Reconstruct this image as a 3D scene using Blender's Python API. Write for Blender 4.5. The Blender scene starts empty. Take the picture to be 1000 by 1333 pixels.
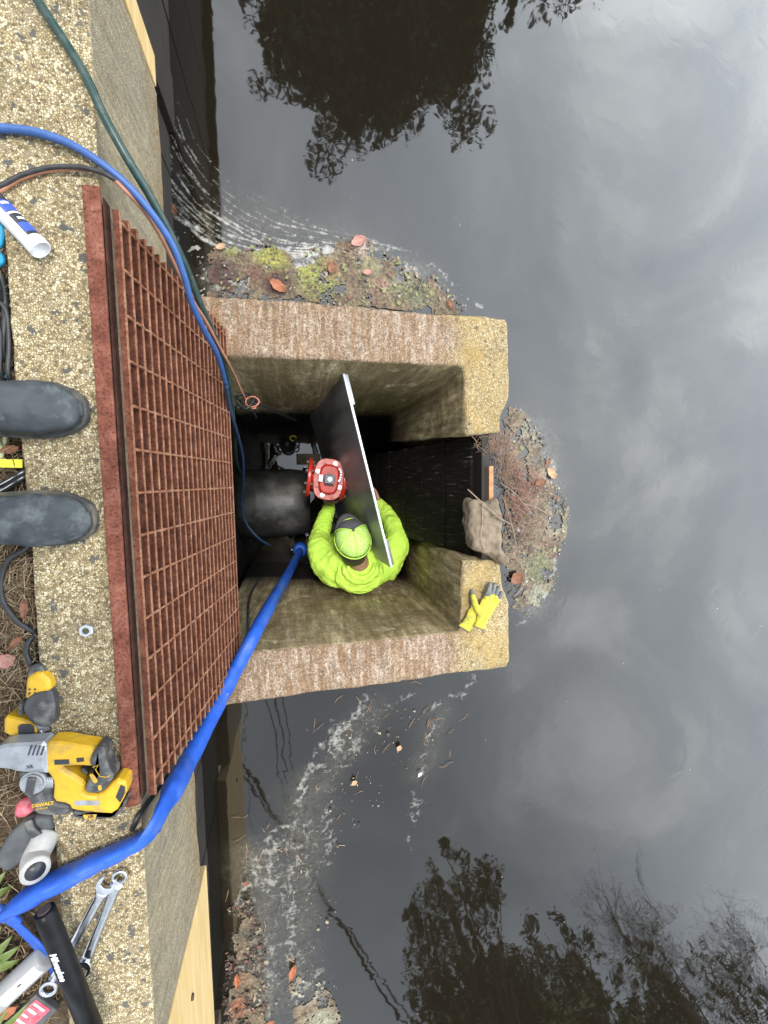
import bpy, bmesh, math, random
import numpy as np
from mathutils import Vector, Matrix, Euler, noise
random.seed(7); rng = np.random.default_rng(7)
S = bpy.context.scene; COL = S.collection
PI = math.pi
# ------------------------------------------------------------------ camera
CX, CY, CZ = 0.3742, -0.0052, 1.0
F = 545.26
CM = Euler((-0.0719, -0.2048, -0.0179), 'XYZ').to_matrix()
cd = bpy.data.cameras.new("camera"); cam = bpy.data.objects.new("camera", cd); COL.objects.link(cam)
cd.sensor_fit = 'HORIZONTAL'; cd.sensor_width = 36; cd.lens = 36*F/1000
cd.clip_start = 0.02; cd.clip_end = 2000
cam.matrix_world = Matrix.Translation((CX, CY, CZ)) @ CM.to_4x4()
S.camera = cam
# ------------------------------------------------------------------ world / sky (overcast with broken cloud)
SUN_EL, SUN_ROT = math.radians(74.5), math.radians(0)
W = bpy.data.worlds.new("World"); S.world = W; W.use_nodes = True
nt = W.node_tree; N = nt.nodes; L = nt.links
for n in list(N): N.remove(n)
out = N.new('ShaderNodeOutputWorld')
sky = N.new('ShaderNodeTexSky'); sky.sky_type = 'NISHITA'; sky.sun_disc = False
sky.sun_elevation = SUN_EL; sky.sun_rotation = SUN_ROT
bg1 = N.new('ShaderNodeBackground'); bg1.inputs['Strength'].default_value = 0.05
L.new(sky.outputs[0], bg1.inputs[0])
tc = N.new('ShaderNodeTexCoord')
mp = N.new('ShaderNodeMapping'); mp.inputs['Scale'].default_value = (1, 1, 1.6)
L.new(tc.outputs['Generated'], mp.inputs[0])
nz = N.new('ShaderNodeTexNoise'); nz.inputs['Scale'].default_value = 2.6; nz.inputs['Detail'].default_value = 7
nz.inputs['Roughness'].default_value = 0.55; nz.inputs['Distortion'].default_value = 0.5
L.new(mp.outputs[0], nz.inputs['Vector'])
cr = N.new('ShaderNodeValToRGB'); e = cr.color_ramp.elements
e[0].position = 0.36; e[0].color = (0.68, 0.75, 0.82, 1)
e[1].position = 0.68; e[1].color = (1.32, 1.38, 1.40, 1)
mp.inputs['Location'].default_value = (0.35, -0.25, 0.1)
m_ = cr.color_ramp.elements.new(0.52); m_.color = (0.86, 0.93, 0.98, 1)
L.new(nz.outputs['Fac'], cr.inputs[0])
# brighter sky out over the pond (towards +X), darker overhead
dt = N.new('ShaderNodeVectorMath'); dt.operation = 'DOT_PRODUCT'; dt.inputs[1].default_value = (0.82, 0.38, 0.36)
L.new(tc.outputs['Generated'], dt.inputs[0])
mr = N.new('ShaderNodeMapRange'); mr.inputs[1].default_value = 0.25; mr.inputs[2].default_value = 1.0
mr.inputs[3].default_value = 0.92; mr.inputs[4].default_value = 3.9
L.new(dt.outputs['Value'], mr.inputs[0])
bg2 = N.new('ShaderNodeBackground'); L.new(cr.outputs[0], bg2.inputs[0]); L.new(mr.outputs[0], bg2.inputs[1])
ad = N.new('ShaderNodeAddShader'); L.new(bg1.outputs[0], ad.inputs[0]); L.new(bg2.outputs[0], ad.inputs[1])
L.new(ad.outputs[0], out.inputs[0])
sd = bpy.data.lights.new("sun", 'SUN'); sd.energy = 2.2; sd.angle = math.radians(10); sd.color = (1, 0.96, 0.9)
so = bpy.data.objects.new("sun", sd); COL.objects.link(so)
so.rotation_euler = (math.radians(-15.5), 0, 0)
S.view_settings.view_transform = 'Standard'; S.view_settings.look = 'None'
S.view_settings.exposure = 0.35; S.view_settings.gamma = 1
S.cycles.max_bounces = 6
# ------------------------------------------------------------------ helpers
def ray(x, y):
    return CM @ Vector(((x-500)/F, (666.5-y)/F, -1))
def at(x, y, Z=0.0):
    v = ray(x, y); t = (Z-CZ)/v.z
    return Vector((CX+t*v.x, CY+t*v.y, Z))
def atX(x, y, X=0.0):
    v = ray(x, y); t = (X-CX)/v.x
    return Vector((X, CY+t*v.y, CZ+t*v.z))
GS = 0.150   # lean of the grate
def ongrate(x, y, off=0.0):
    v = ray(x, y)   # plane X + GS*Z = 0.012+off
    t = (0.012+off-CX-GS*CZ)/(v.x+GS*v.z)
    return Vector((CX+t*v.x, CY+t*v.y, CZ+t*v.z))
def refl(x, y, dist, Zw):
    p = at(x, y, Zw); v = ray(x, y); v.z = -v.z
    h = math.hypot(v.x, v.y); return p + v*(dist/h)

class G:
    def __init__(s): s.v = []; s.f = []; s.mi = []; s.sm = []
    def add(s, vs, fs, mi=0, smooth=False, M=None):
        o = len(s.v)
        for p in vs:
            p = Vector(p)
            if M is not None: p = M @ p
            s.v.append(tuple(p))
        for f in fs: s.f.append(tuple(i+o for i in f)); s.mi.append(mi); s.sm.append(smooth)
    def box(s, a, b, mi=0, M=None):
        x0,y0,z0 = a; x1,y1,z1 = b
        s.add([(x0,y0,z0),(x1,y0,z0),(x1,y1,z0),(x0,y1,z0),(x0,y0,z1),(x1,y0,z1),(x1,y1,z1),(x0,y1,z1)],
              [(0,3,2,1),(4,5,6,7),(0,1,5,4),(1,2,6,5),(2,3,7,6),(3,0,4,7)], mi, False, M)
    def hexa(s, top, bot, mi=0):
        n = len(top); s.add(list(top)+list(bot), [tuple(range(n)), tuple(range(2*n-1, n-1, -1))] +
              [((i+1) % n, i, n+i, n+(i+1) % n) for i in range(n)], mi)
    def loft(s, rings, mi=0, cap=True, smooth=True, M=None):
        n = len(rings[0]); vs = [p for r in rings for p in r]; fs = []
        for k in range(len(rings)-1):
            for i in range(n):
                j = (i+1) % n; fs.append((k*n+i, k*n+j, (k+1)*n+j, (k+1)*n+i))
        if cap: fs.append(tuple(range(n-1, -1, -1))); fs.append(tuple((len(rings)-1)*n+i for i in range(n)))
        s.add(vs, fs, mi, smooth, M)
    def tube(s, pts, r, n=12, mi=0, flat=1.0, up=None, M=None, cap=True):
        pts = [Vector(p) for p in pts]; rings = []
        rr = r if isinstance(r, (list, tuple)) else [r]*len(pts)
        fl = flat if isinstance(flat, (list, tuple)) else [flat]*len(pts)
        t0 = (pts[1]-pts[0]).normalized()
        nrm = (up.copy() if up is not None else (Vector((0,0,1)) if abs(t0.z) < .9 else Vector((1,0,0))))
        for i, p in enumerate(pts):
            t = (pts[min(i+1, len(pts)-1)]-pts[max(i-1, 0)]).normalized()
            nrm = (nrm - t*nrm.dot(t)).normalized(); bi = t.cross(nrm)
            rings.append([p + nrm*math.sin(2*PI*k/n)*rr[i]*fl[i] + bi*math.cos(2*PI*k/n)*rr[i] for k in range(n)])
        s.loft(rings, mi, cap, True, M)
    def cyl(s, a, b, r, n=20, mi=0, r2=None, M=None):
        a = Vector(a); b = Vector(b); s.tube([a, b], [r, r if r2 is None else r2], n, mi, M=M)
        for k in (-1, -2): s.sm[k] = False
    def lathe(s, prof, n=28, mi=0, M=None, axis='Z'):
        rings = []
        for r, z in prof:
            rg = []
            for k in range(n):
                c, q = math.cos(2*PI*k/n)*r, math.sin(2*PI*k/n)*r
                rg.append({'Z': (c, q, z), 'X': (z, c, q), 'Y': (q, z, c)}[axis])
            rings.append(rg)
        s.loft(rings, mi, True, True, M)
    def prism(s, outl, z0, z1, mi=0, M=None, bev=0.0):
        n = len(outl)
        if bev:
            cx = sum(p[0] for p in outl)/n; cy = sum(p[1] for p in outl)/n
            def sh(d):
                res = []
                for i in range(n):
                    p0 = Vector(outl[i-1]); p = Vector(outl[i]); p1 = Vector(outl[(i+1) % n])
                    e1 = (p-p0).normalized(); e2 = (p1-p).normalized(); nn = Vector((-(e1.y+e2.y), e1.x+e2.x))
                    if nn.length < 1e-6: nn = Vector((-e1.y, e1.x))
                    nn.normalize(); res.append((p.x+nn.x*d*sg, p.y+nn.y*d*sg))
                return res
            ar = sum(outl[i-1][0]*outl[i][1]-outl[i][0]*outl[i-1][1] for i in range(n)); sg = 1 if ar > 0 else -1
            i_ = sh(bev)
            rings = [[(x, y, z0) for x, y in i_], [(x, y, z0+bev) for x, y in outl], [(x, y, z1-bev) for x, y in outl],
                     [(x, y, z1-bev*.3) for x, y in sh(bev*.4)], [(x, y, z1) for x, y in i_]]
        else:
            rings = [[(x, y, z0) for x, y in outl], [(x, y, z1) for x, y in outl]]
        s.loft(rings, mi, True, False, M)
    def obj(s, name, mats, parent=None, M=None, fixn=True):
        me = bpy.data.meshes.new(name); me.from_pydata(s.v, [], s.f)
        if not isinstance(mats, (list, tuple)): mats = [mats]
        for m in mats: me.materials.append(m)
        me.polygons.foreach_set('material_index', s.mi); me.polygons.foreach_set('use_smooth', s.sm)
        if fixn:
            bm = bmesh.new(); bm.from_mesh(me); bmesh.ops.recalc_face_normals(bm, faces=bm.faces); bm.to_mesh(me); bm.free()
        me.update()
        o = bpy.data.objects.new(name, me); COL.objects.link(o)
        if M is not None: o.matrix_world = M
        if parent is not None: o.parent = parent
        return o
def tag(o, label=None, cat=None, group=None, kind=None):
    if label: o['label'] = label
    if cat: o['category'] = cat
    if group: o['group'] = group
    if kind: o['kind'] = kind
    return o
def thing(name, label, cat, loc=(0,0,0), rot=None, group=None):
    o = bpy.data.objects.new(name, None); COL.objects.link(o); o.empty_display_size = .05
    o.location = loc
    if rot is not None: o.rotation_euler = rot
    return tag(o, label, cat, group)
def wthing(name, label, cat, base, group=None):
    """empty at base whose children are given in world coordinates"""
    o = thing(name, label, cat, base, None, group); return o, Matrix.Translation(-Vector(base))
def smooth(pts, k=8):
    P = [Vector(p) for p in pts]; P = [P[0]*2-P[1]] + P + [P[-1]*2-P[-2]]; r = []
    for i in range(1, len(P)-2):
        a, b, c, d = P[i-1:i+3]
        for j in range(k):
            t = j/k
            r.append(0.5*((2*b)+(c-a)*t+(2*a-5*b+4*c-d)*t*t+(3*b-a-3*c+d)*t**3))
    r.append(P[-2]); return r
def mods(o, voxel=None, smooth_it=0, disp=None, bevel=None, sub=0):
    if bevel:
        m = o.modifiers.new('bevel', 'BEVEL'); m.width = bevel; m.segments = 2; m.limit_method = 'ANGLE'
    if voxel:
        m = o.modifiers.new('remesh', 'REMESH'); m.mode = 'VOXEL'; m.voxel_size = voxel; m.use_smooth_shade = True
    if smooth_it:
        m = o.modifiers.new('smooth', 'SMOOTH'); m.iterations = smooth_it; m.factor = 0.5
    if sub:
        m = o.modifiers.new('sub', 'SUBSURF'); m.levels = sub; m.render_levels = sub
    for d in (disp or []):
        t = bpy.data.textures.new('clouds', 'CLOUDS'); t.noise_scale = d[0]; t.noise_depth = d[2] if len(d) > 2 else 2
        m = o.modifiers.new('disp', 'DISPLACE'); m.texture = t; m.strength = d[1]; m.mid_level = .5; m.texture_coords = 'LOCAL'
    return o
# ------------------------------------------------------------------ materials
def newmat(name):
    m = bpy.data.materials.new(name); m.use_nodes = True
    t = m.node_tree; b = t.nodes['Principled BSDF']; return m, t, b
def nd(t, typ, **kw):
    n = t.nodes.new(typ)
    for k, v in kw.items():
        if k.startswith('i_'): n.inputs[k[2:].replace('_', ' ')].default_value = v
        else: setattr(n, k, v)
    return n
def ramp(t, src, stops, interp='LINEAR'):
    r = t.nodes.new('ShaderNodeValToRGB'); r.color_ramp.interpolation = interp
    el = r.color_ramp.elements
    while len(el) < len(stops): el.new(0.5)
    for i, (p, c) in enumerate(stops):
        el[i].position = p; el[i].color = (c if isinstance(c, tuple) else (c, c, c)) + ((1,) if not (isinstance(c, tuple) and len(c) == 4) else ())
    t.links.new(src, r.inputs[0]); return r.outputs[0]
def mixc(t, fac, a, b, mode='MIX'):
    m = t.nodes.new('ShaderNodeMix'); m.data_type = 'RGBA'; m.blend_type = mode
    for s, v in ((0, fac), (6, a), (7, b)):
        if hasattr(v, 'links'): t.links.new(v, m.inputs[s])
        else: m.inputs[s].default_value = v if s == 0 or len(v) == 4 else (*v, 1)
    return m.outputs[2]
def mth(t, op, a, b=None, c=None, clamp=False):
    m = t.nodes.new('ShaderNodeMath'); m.operation = op; m.use_clamp = clamp
    for i, v in enumerate((a, b, c)):
        if v is None: continue
        if hasattr(v, 'links'): t.links.new(v, m.inputs[i])
        else: m.inputs[i].default_value = v
    return m.outputs[0]
def coords(t, scale=(1,1,1), kind='Object'):
    c = t.nodes.new('ShaderNodeTexCoord'); m = t.nodes.new('ShaderNodeMapping'); m.inputs['Scale'].default_value = scale
    t.links.new(c.outputs[kind], m.inputs[0]); return m.outputs[0]
def noi(t, vec, scale, detail=4, rough=.55, dist=0.0):
    n = nd(t, 'ShaderNodeTexNoise', i_Scale=scale, i_Detail=detail, i_Roughness=rough, i_Distortion=dist)
    t.links.new(vec, n.inputs['Vector']); return n.outputs['Fac']
def bump(t, b, h, strength=.3, dist=.002, prev=None):
    n = nd(t, 'ShaderNodeBump', i_Strength=strength, i_Distance=dist); t.links.new(h, n.inputs['Height'])
    if prev is not None: t.links.new(prev, n.inputs['Normal'])
    t.links.new(n.outputs[0], b.inputs['Normal']); return n.outputs[0]
_mc = {}
def pm(name, c1, c2=None, rough=.5, metal=0.0, scale=40, amt=1.0, bs=.15, bd=.001, dirt=None, dscale=12, lo=.35, hi=.65, stretch=(1,1,1), spec=None, rvar=.12):
    if name in _mc: return _mc[name]
    m, t, b = newmat(name); c2 = c2 or tuple(x*.75 for x in c1)
    v = coords(t, stretch); n = noi(t, v, scale)
    col = mixc(t, ramp(t, n, [(lo, 0.0), (hi, 1.0)]), c1, c2)
    if dirt:
        n2 = noi(t, v, dscale, 6, .65); col = mixc(t, ramp(t, n2, [(.5, 0.0), (.68, 0.85)]), col, dirt)
    t.links.new(col, b.inputs['Base Color']); b.inputs['Metallic'].default_value = metal
    r = mth(t, 'MULTIPLY_ADD', n, rvar*2, rough-rvar); t.links.new(r, b.inputs['Roughness'])
    if spec is not None: b.inputs['Specular IOR Level'].default_value = spec
    if bs: bump(t, b, noi(t, v, scale*2.5, 3), bs, bd)
    _mc[name] = m; return m
def aggregate(name, box=False):
    m, t, b = newmat(name); v = coords(t)
    v1 = nd(t, 'ShaderNodeTexVoronoi', i_Scale=205, i_Randomness=1.0); t.links.new(v, v1.inputs['Vector'])
    sp = nd(t, 'ShaderNodeSeparateColor'); t.links.new(v1.outputs['Color'], sp.inputs[0])
    peb = ramp(t, sp.outputs[0], [(0, (.13,.10,.06)), (.2, (.28,.22,.125)), (.45, (.42,.345,.205)), (.7, (.52,.44,.275)), (.88, (.68,.62,.47)), (1, (.50,.36,.17))])
    ve = nd(t, 'ShaderNodeTexVoronoi', i_Scale=205, feature='DISTANCE_TO_EDGE'); t.links.new(v, ve.inputs['Vector'])
    edge = ramp(t, ve.outputs['Distance'], [(.03, .9), (.16, 0.0)])
    col = mixc(t, edge, peb, (.20,.15,.085))
    # a second, coarser layer of stones
    vd = t.nodes.new('ShaderNodeVectorMath'); vd.operation = 'ADD'
    nn = nd(t, 'ShaderNodeTexNoise', i_Scale=75, i_Detail=3); t.links.new(v, nn.inputs['Vector'])
    sc = t.nodes.new('ShaderNodeVectorMath'); sc.operation = 'SCALE'; sc.inputs['Scale'].default_value = .030
    t.links.new(nn.outputs['Color'], sc.inputs[0]); t.links.new(v, vd.inputs[0]); t.links.new(sc.outputs[0], vd.inputs[1])
    for scale, thr, c, rad in ((90, .80, (.60,.53,.37), .42), (48, .90, (.115,.11,.10), .42), (70, .91, (.15,.135,.11), .42), (34, .955, (.10,.10,.095), .36), (46, .955, (.30,.24,.17), .40)):
        v2 = nd(t, 'ShaderNodeTexVoronoi', i_Scale=scale); t.links.new(vd.outputs[0], v2.inputs['Vector'])
        s2 = nd(t, 'ShaderNodeSeparateColor'); t.links.new(v2.outputs['Color'], s2.inputs[0])
        a = mth(t, 'GREATER_THAN', s2.outputs[0], thr); d = ramp(t, v2.outputs['Distance'], [(rad-.08, 1.0), (rad, 0.0)])
        col = mixc(t, mth(t, 'MULTIPLY', a, d), col, c)
    big = noi(t, v, 4.5, 5, .6); col = mixc(t, 1.0, col, ramp(t, big, [(.3, (.74,.72,.68)), (.7, (1.1,1.08,1.02))]), 'MULTIPLY')
    geo = nd(t, 'ShaderNodeNewGeometry'); sx = nd(t, 'ShaderNodeSeparateXYZ'); t.links.new(geo.outputs['True Normal'], sx.inputs[0])
    pos = nd(t, 'ShaderNodeSeparateXYZ'); t.links.new(geo.outputs['Position'], pos.inputs[0])
    topm = ramp(t, sx.outputs['Z'], [(.35, 0.0), (.6, 1.0)])
    vs = coords(t, (1, 1, .13))
    if not box:
        side = noi(t, vs, 60, 6, .7)
        sc_ = ramp(t, side, [(.3, (.15,.125,.085)), (.55, (.33,.28,.19)), (.75, (.47,.41,.29))])
        st = noi(t, vs, 7, 4, .6)
        sc_ = mixc(t, ramp(t, st, [(.45, 0.0), (.7, .6)]), sc_, (.19,.18,.16))
        low = nd(t, 'ShaderNodeMapRange'); low.inputs[1].default_value = -.30; low.inputs[2].default_value = -.47
        t.links.new(pos.outputs['Z'], low.inputs[0])
        sc_ = mixc(t, mth(t, 'MULTIPLY', low.outputs[0], mth(t, 'GREATER_THAN', noi(t, v, 22, 5, .7), .44)), sc_, (.24,.165,.085))
        sc_ = mixc(t, .35, sc_, col)
        col = mixc(t, topm, sc_, col)
    else:
        # weathered rim: pink-brown on the two long walls, yellow on the outer end
        r1 = noi(t, coords(t, (7, 1, 1)), 9, 6, .7); r2 = noi(t, v, 6, 6, .65)
        red = mixc(t, ramp(t, r1, [(.42, 0.0), (.66, 1.0)]), (.20,.10,.065), (.50,.41,.35))
        red = mixc(t, 1.0, red, ramp(t, sp.outputs[0], [(0, .45), (.5, 1.0), (1, 1.55)]), 'MULTIPLY')
        red = mixc(t, ramp(t, noi(t, v, 45, 4, .7), [(.4, .0), (.6, .55)]), red, (.14,.095,.07))
        mx = nd(t, 'ShaderNodeMapRange'); mx.inputs[1].default_value = .98; mx.inputs[2].default_value = 1.10; mx.inputs[3].default_value = .72; mx.inputs[4].default_value = 0.0
        t.links.new(mth(t, 'MULTIPLY_ADD', r2, .12, mth(t, 'SUBTRACT', pos.outputs['X'], .06)), mx.inputs[0])
        yel = mixc(t, ramp(t, r2, [(.38, .1), (.62, .5)]), col, (.44,.29,.08))
        top = mixc(t, mx.outputs[0], yel, red)
        top = mixc(t, ramp(t, noi(t, v, 17, 5, .7), [(.60, 0.0), (.72, .6)]), top, (.11,.085,.06))
        side = noi(t, vs, 34, 7, .7)
        inn = ramp(t, side, [(.3, (.055,.045,.028)), (.5, (.135,.115,.075)), (.72, (.26,.235,.17))])
        inn = mixc(t, ramp(t, noi(t, vs, 6, 5, .6), [(.42, 0.0), (.62, .8)]), inn, (.07,.055,.03))
        inn = mixc(t, ramp(t, noi(t, v, 5, 6, .7, .8), [(.60, 0.0), (.70, .55)]), inn, (.36,.35,.28))
        grit = ramp(t, sp.outputs[0], [(0, .65), (1, 1.3)]); inn = mixc(t, 1.0, inn, grit, 'MULTIPLY')
        wet = nd(t, 'ShaderNodeMapRange'); wet.inputs[1].default_value = -1.72; wet.inputs[2].default_value = -1.98  # inner faces blend to near black towards the bottom, with a ragged edge
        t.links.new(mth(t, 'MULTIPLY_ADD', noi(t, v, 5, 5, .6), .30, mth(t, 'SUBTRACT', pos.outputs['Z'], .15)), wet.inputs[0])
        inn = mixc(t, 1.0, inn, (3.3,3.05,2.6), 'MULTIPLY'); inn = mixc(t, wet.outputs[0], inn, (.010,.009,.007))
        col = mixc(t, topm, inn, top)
    t.links.new(col, b.inputs['Base Color']); b.inputs['Roughness'].default_value = .85
    b.inputs['Specular IOR Level'].default_value = .3
    h = mth(t, 'ADD', mth(t, 'MULTIPLY', noi(t, v, 25, 5), .8), mth(t, 'MULTIPLY', ramp(t, ve.outputs['Distance'], [(0.0, 0.0), (.25, 1.0)]), .5))
    bump(t, b, h, .75, .004)
    return m
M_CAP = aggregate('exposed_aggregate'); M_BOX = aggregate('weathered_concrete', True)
def rustmat(name, c1, c2, c3):
    m, t, b = newmat(name); v = coords(t)
    n = noi(t, v, 28, 6, .7); n2 = noi(t, v, 160, 4, .7)
    col = ramp(t, n, [(.3, c1), (.5, c2), (.72, c3)])
    col = mixc(t, ramp(t, n2, [(.5, 0.0), (.66, .75)]), col, tuple(x*.38 for x in c1))
    t.links.new(col, b.inputs['Base Color']); b.inputs['Roughness'].default_value = .9; b.inputs['Specular IOR Level'].default_value = .2
    bump(t, b, mth(t, 'ADD', n2, n), .6, .003); return m
M_RUST = rustmat('rusty_steel', (.05,.018,.012), (.125,.043,.025), (.20,.08,.048))
M_RUSTT = rustmat('rusty_steel_face', (.085,.028,.018), (.17,.058,.037), (.27,.115,.08))
M_RUSTROD_HILITE = rustmat('rusty_rod_hilite', (.16,.065,.036), (.28,.125,.07), (.42,.24,.16))  # rod rust, also the painted highlight on the bar fronts
def woodmat(name, a, bb, knot=True):
    m, t, b = newmat(name); v = coords(t, (1, .12, 1)); w = nd(t, 'ShaderNodeTexNoise', i_Scale=30, i_Detail=5, i_Distortion=1.2)
    t.links.new(v, w.inputs['Vector']); g = noi(t, coords(t, (1, .03, 1)), 160, 3)
    col = mixc(t, ramp(t, w.outputs['Fac'], [(.35, 0.0), (.65, 1.0)]), a, bb)
    col = mixc(t, mth(t, 'MULTIPLY', g, .35), col, tuple(x*.55 for x in a))
    t.links.new(col, b.inputs['Base Color']); b.inputs['Roughness'].default_value = .75; bump(t, b, g, .3, .001); return m
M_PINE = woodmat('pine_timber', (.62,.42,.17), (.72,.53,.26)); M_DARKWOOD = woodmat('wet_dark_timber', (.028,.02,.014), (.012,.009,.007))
M_BROWNW = woodmat('old_timber', (.10,.07,.045), (.05,.035,.022))
# pond water: dark brown body, glossy, thin foam film where the attribute says so
ZW = -0.785
def watermat(name, foam=True):
    m, t, b = newmat(name); v = coords(t)
    base = (.0105,.0085,.0055); b.inputs['IOR'].default_value = 1.72
    b.inputs['Roughness'].default_value = .025
    h = mth(t, 'ADD', mth(t, 'MULTIPLY', noi(t, v, 1.3, 2), 1.0), mth(t, 'MULTIPLY', noi(t, v, 7.5, 2, .5, .6), .23))
    if foam:
        a = nd(t, 'ShaderNodeAttribute', attribute_name='foam'); a2 = nd(t, 'ShaderNodeAttribute', attribute_name='silt')
        fn = noi(t, v, 70, 6, .7, .8); fn2 = noi(t, v, 18, 5, .7, 1.5)
        s = mth(t, 'MULTIPLY', mth(t, 'ADD', fn, fn2), .5)
        k = mth(t, 'ADD', mth(t, 'MULTIPLY', a.outputs['Fac'], .34), mth(t, 'SUBTRACT', s, .66))
        fm = ramp(t, k, [(0.0, 0.0), (.30, .50)])
        vo = nd(t, 'ShaderNodeTexVoronoi', i_Scale=9); t.links.new(v, vo.inputs['Vector'])
        sc = nd(t, 'ShaderNodeSeparateColor'); t.links.new(vo.outputs['Color'], sc.inputs[0])
        speck = mth(t, 'MULTIPLY', mth(t, 'LESS_THAN', vo.outputs['Distance'], .020), mth(t, 'GREATER_THAN', sc.outputs[0], .55))
        fm = mth(t, 'MAXIMUM', fm, mth(t, 'MULTIPLY', speck, .7))
        silt = mth(t, 'MULTIPLY', mth(t, 'MULTIPLY', a2.outputs['Fac'], ramp(t, s, [(.36, 0.0), (.66, 1.0)])), .75)
        col = mixc(t, silt, base, (.13,.115,.085)); col = mixc(t, fm, col, (.62,.60,.54))
        t.links.new(col, b.inputs['Base Color'])
        t.links.new(mth(t, 'ADD', mth(t, 'ADD', mth(t, 'MULTIPLY', fm, .7), mth(t, 'MULTIPLY', silt, .45)), .025, clamp=True), b.inputs['Roughness'])
        t.links.new(mth(t, 'MULTIPLY_ADD', fm, -.32, 1.72), b.inputs['IOR'])
    else: b.inputs['Base Color'].default_value = (*base, 1)
    bump(t, b, h, 1.0, .0024 if foam else .003); return m
M_WATER = watermat('pond_water'); M_PIT = watermat('pit_water', False)
M_BLUEH = pm('blue_layflat', (.010,.070,.40), (.014,.095,.50), .48, scale=25, bs=.2, bd=.003, dirt=(.07,.13,.34), dscale=14)
M_BLUE = pm('blue_cable', (.03,.085,.24), (.04,.10,.29), .45, scale=60)
M_DBLUE = pm('dark_blue_cable', (.02,.045,.10), (.03,.06,.14), .35, scale=60)  # darker blue for the lower length of the pump hose
M_GREEN = pm('dark_green_hose', (.010,.034,.028), (.018,.05,.042), .35, scale=60, dirt=(.06,.08,.07), dscale=40)
M_ORANGE = pm('orange_brown_cord', (.30,.13,.075), (.38,.17,.10), .6, scale=60)
M_SALMON = pm('salmon_cord', (.55,.20,.13), (.45,.15,.10), .55, scale=60)
M_BLACKC = pm('black_cord', (.015,.015,.016), (.03,.03,.03), .5, scale=60)
M_BLACKP = pm('black_plastic', (.018,.018,.019), (.03,.03,.032), .4, scale=60)
M_RUBBER = pm('boot_rubber', (.028,.033,.037), (.046,.054,.059), .55, scale=18, dirt=(.13,.145,.15), dscale=13, bs=.35, bd=.004, rvar=.1, spec=.28)
M_SOLE = pm('boot_sole', (.03,.03,.03), (.05,.05,.048), .75, scale=50, dirt=(.16,.14,.1))
M_LIME = pm('lime_fabric', (.62,.90,.12), (.53,.83,.10), .8, scale=14, bs=.7, bd=.010, spec=.2)
M_LIMES = pm('lime_seam', (.62,.92,.12), (.55,.85,.10), .8, scale=30)
M_LIMEM = pm('lime_mesh', (.66,.97,.26), (.40,.68,.12), .8, scale=130, bs=.6, bd=.001)
M_GREYF = pm('grey_fabric', (.085,.088,.095), (.11,.112,.12), .85, scale=90, bs=.3)
M_SKIN = pm('skin', (.42,.235,.165), (.36,.19,.13), .5, scale=30, bs=.1)
M_HAIR = pm('dark_hair', (.022,.016,.012), (.05,.035,.025), .6, scale=180, stretch=(1,1,.2), bs=.6, bd=.002)
M_TROU = pm('dark_trousers', (.025,.028,.035), (.04,.043,.05), .85, scale=40)
M_JACK = pm('dark_jacket', (.03,.034,.04), (.05,.055,.06), .85, scale=40)
M_RED = pm('red_epoxy', (.58,.030,.016), (.44,.022,.012), .32, scale=20, bs=.05)
M_RED_LIT = pm('lit_red_epoxy', (.62,.20,.18), (.52,.10,.08), .4, scale=60, bs=.1)  # paler red, the light on the bonnet flange put into the colour
M_BOLT = pm('zinc_bolt', (.62,.58,.55), (.5,.46,.44), .35, .7, scale=60)
M_STEEL = pm('chrome_steel', (.72,.73,.75), (.6,.61,.63), .22, 1.0, scale=60, bs=.05, dirt=(.42,.40,.37))
M_STEELD = pm('dull_steel', (.34,.35,.36), (.45,.46,.47), .4, .9, scale=90, bs=.1)
M_ALU = pm('aluminium_plate', (.36,.37,.37), (.25,.255,.255), .42, .2, scale=7, bs=.05, dirt=(.10,.105,.10), dscale=5, stretch=(1,1,.3))
M_ALUE = pm('bright_aluminium', (.86,.87,.88), (.76,.77,.78), .4, .3, scale=60)
M_PIPE = pm('wet_black_pipe', (.022,.022,.020), (.040,.039,.035), .48, scale=9, dirt=(.10,.098,.085), dscale=7, bs=.3, bd=.006)
M_SACK = pm('wet_burlap', (.24,.185,.125), (.16,.12,.08), .9, scale=22, dirt=(.11,.085,.055), dscale=10, bs=.5, bd=.004)
M_YELG = pm('yellow_knit', (.58,.52,.05), (.40,.36,.04), .85, scale=90, bs=.6, dirt=(.28,.25,.07), dscale=30)
M_GLOVED = pm('grey_latex', (.075,.08,.09), (.12,.125,.13), .55, scale=40, dirt=(.22,.21,.16), dscale=60)
M_TOOLY = pm('tool_yellow', (.62,.36,.014), (.52,.30,.012), .45, scale=40, bs=.15, dirt=(.30,.20,.07), dscale=22)
M_TOOLK = pm('tool_black', (.032,.032,.034), (.055,.055,.055), .5, scale=60, dirt=(.17,.16,.14), dscale=30)
M_TOOLG = pm('tool_grey', (.30,.31,.33), (.38,.39,.41), .38, .4, scale=50, dirt=(.16,.155,.15), dscale=25)
M_WHITE = pm('white_plastic', (.74,.75,.76), (.64,.65,.67), .4, scale=30, bs=.05)
M_PRBLUE = pm('print_blue', (.035,.07,.42), (.04,.09,.5), .4, scale=30, bs=0)
M_PRBLK = pm('print_black', (.02,.02,.025), (.03,.03,.035), .4, scale=30, bs=0)
M_YTAPE = pm('yellow_tape', (.80,.74,.06), (.72,.66,.05), .5, scale=30)
M_PALE = pm('pale_stick', (.55,.55,.30), (.48,.47,.25), .7, scale=60)
M_PINK = pm('red_pink_plastic', (.50,.05,.08), (.62,.20,.22), .45, scale=60)
M_GREYP = pm('grey_foam', (.36,.35,.34), (.44,.43,.41), .8, scale=60, bs=.3)
M_DGREY = pm('dark_grey_plastic', (.055,.058,.062), (.085,.088,.09), .6, scale=30, dirt=(.13,.12,.11))
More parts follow.
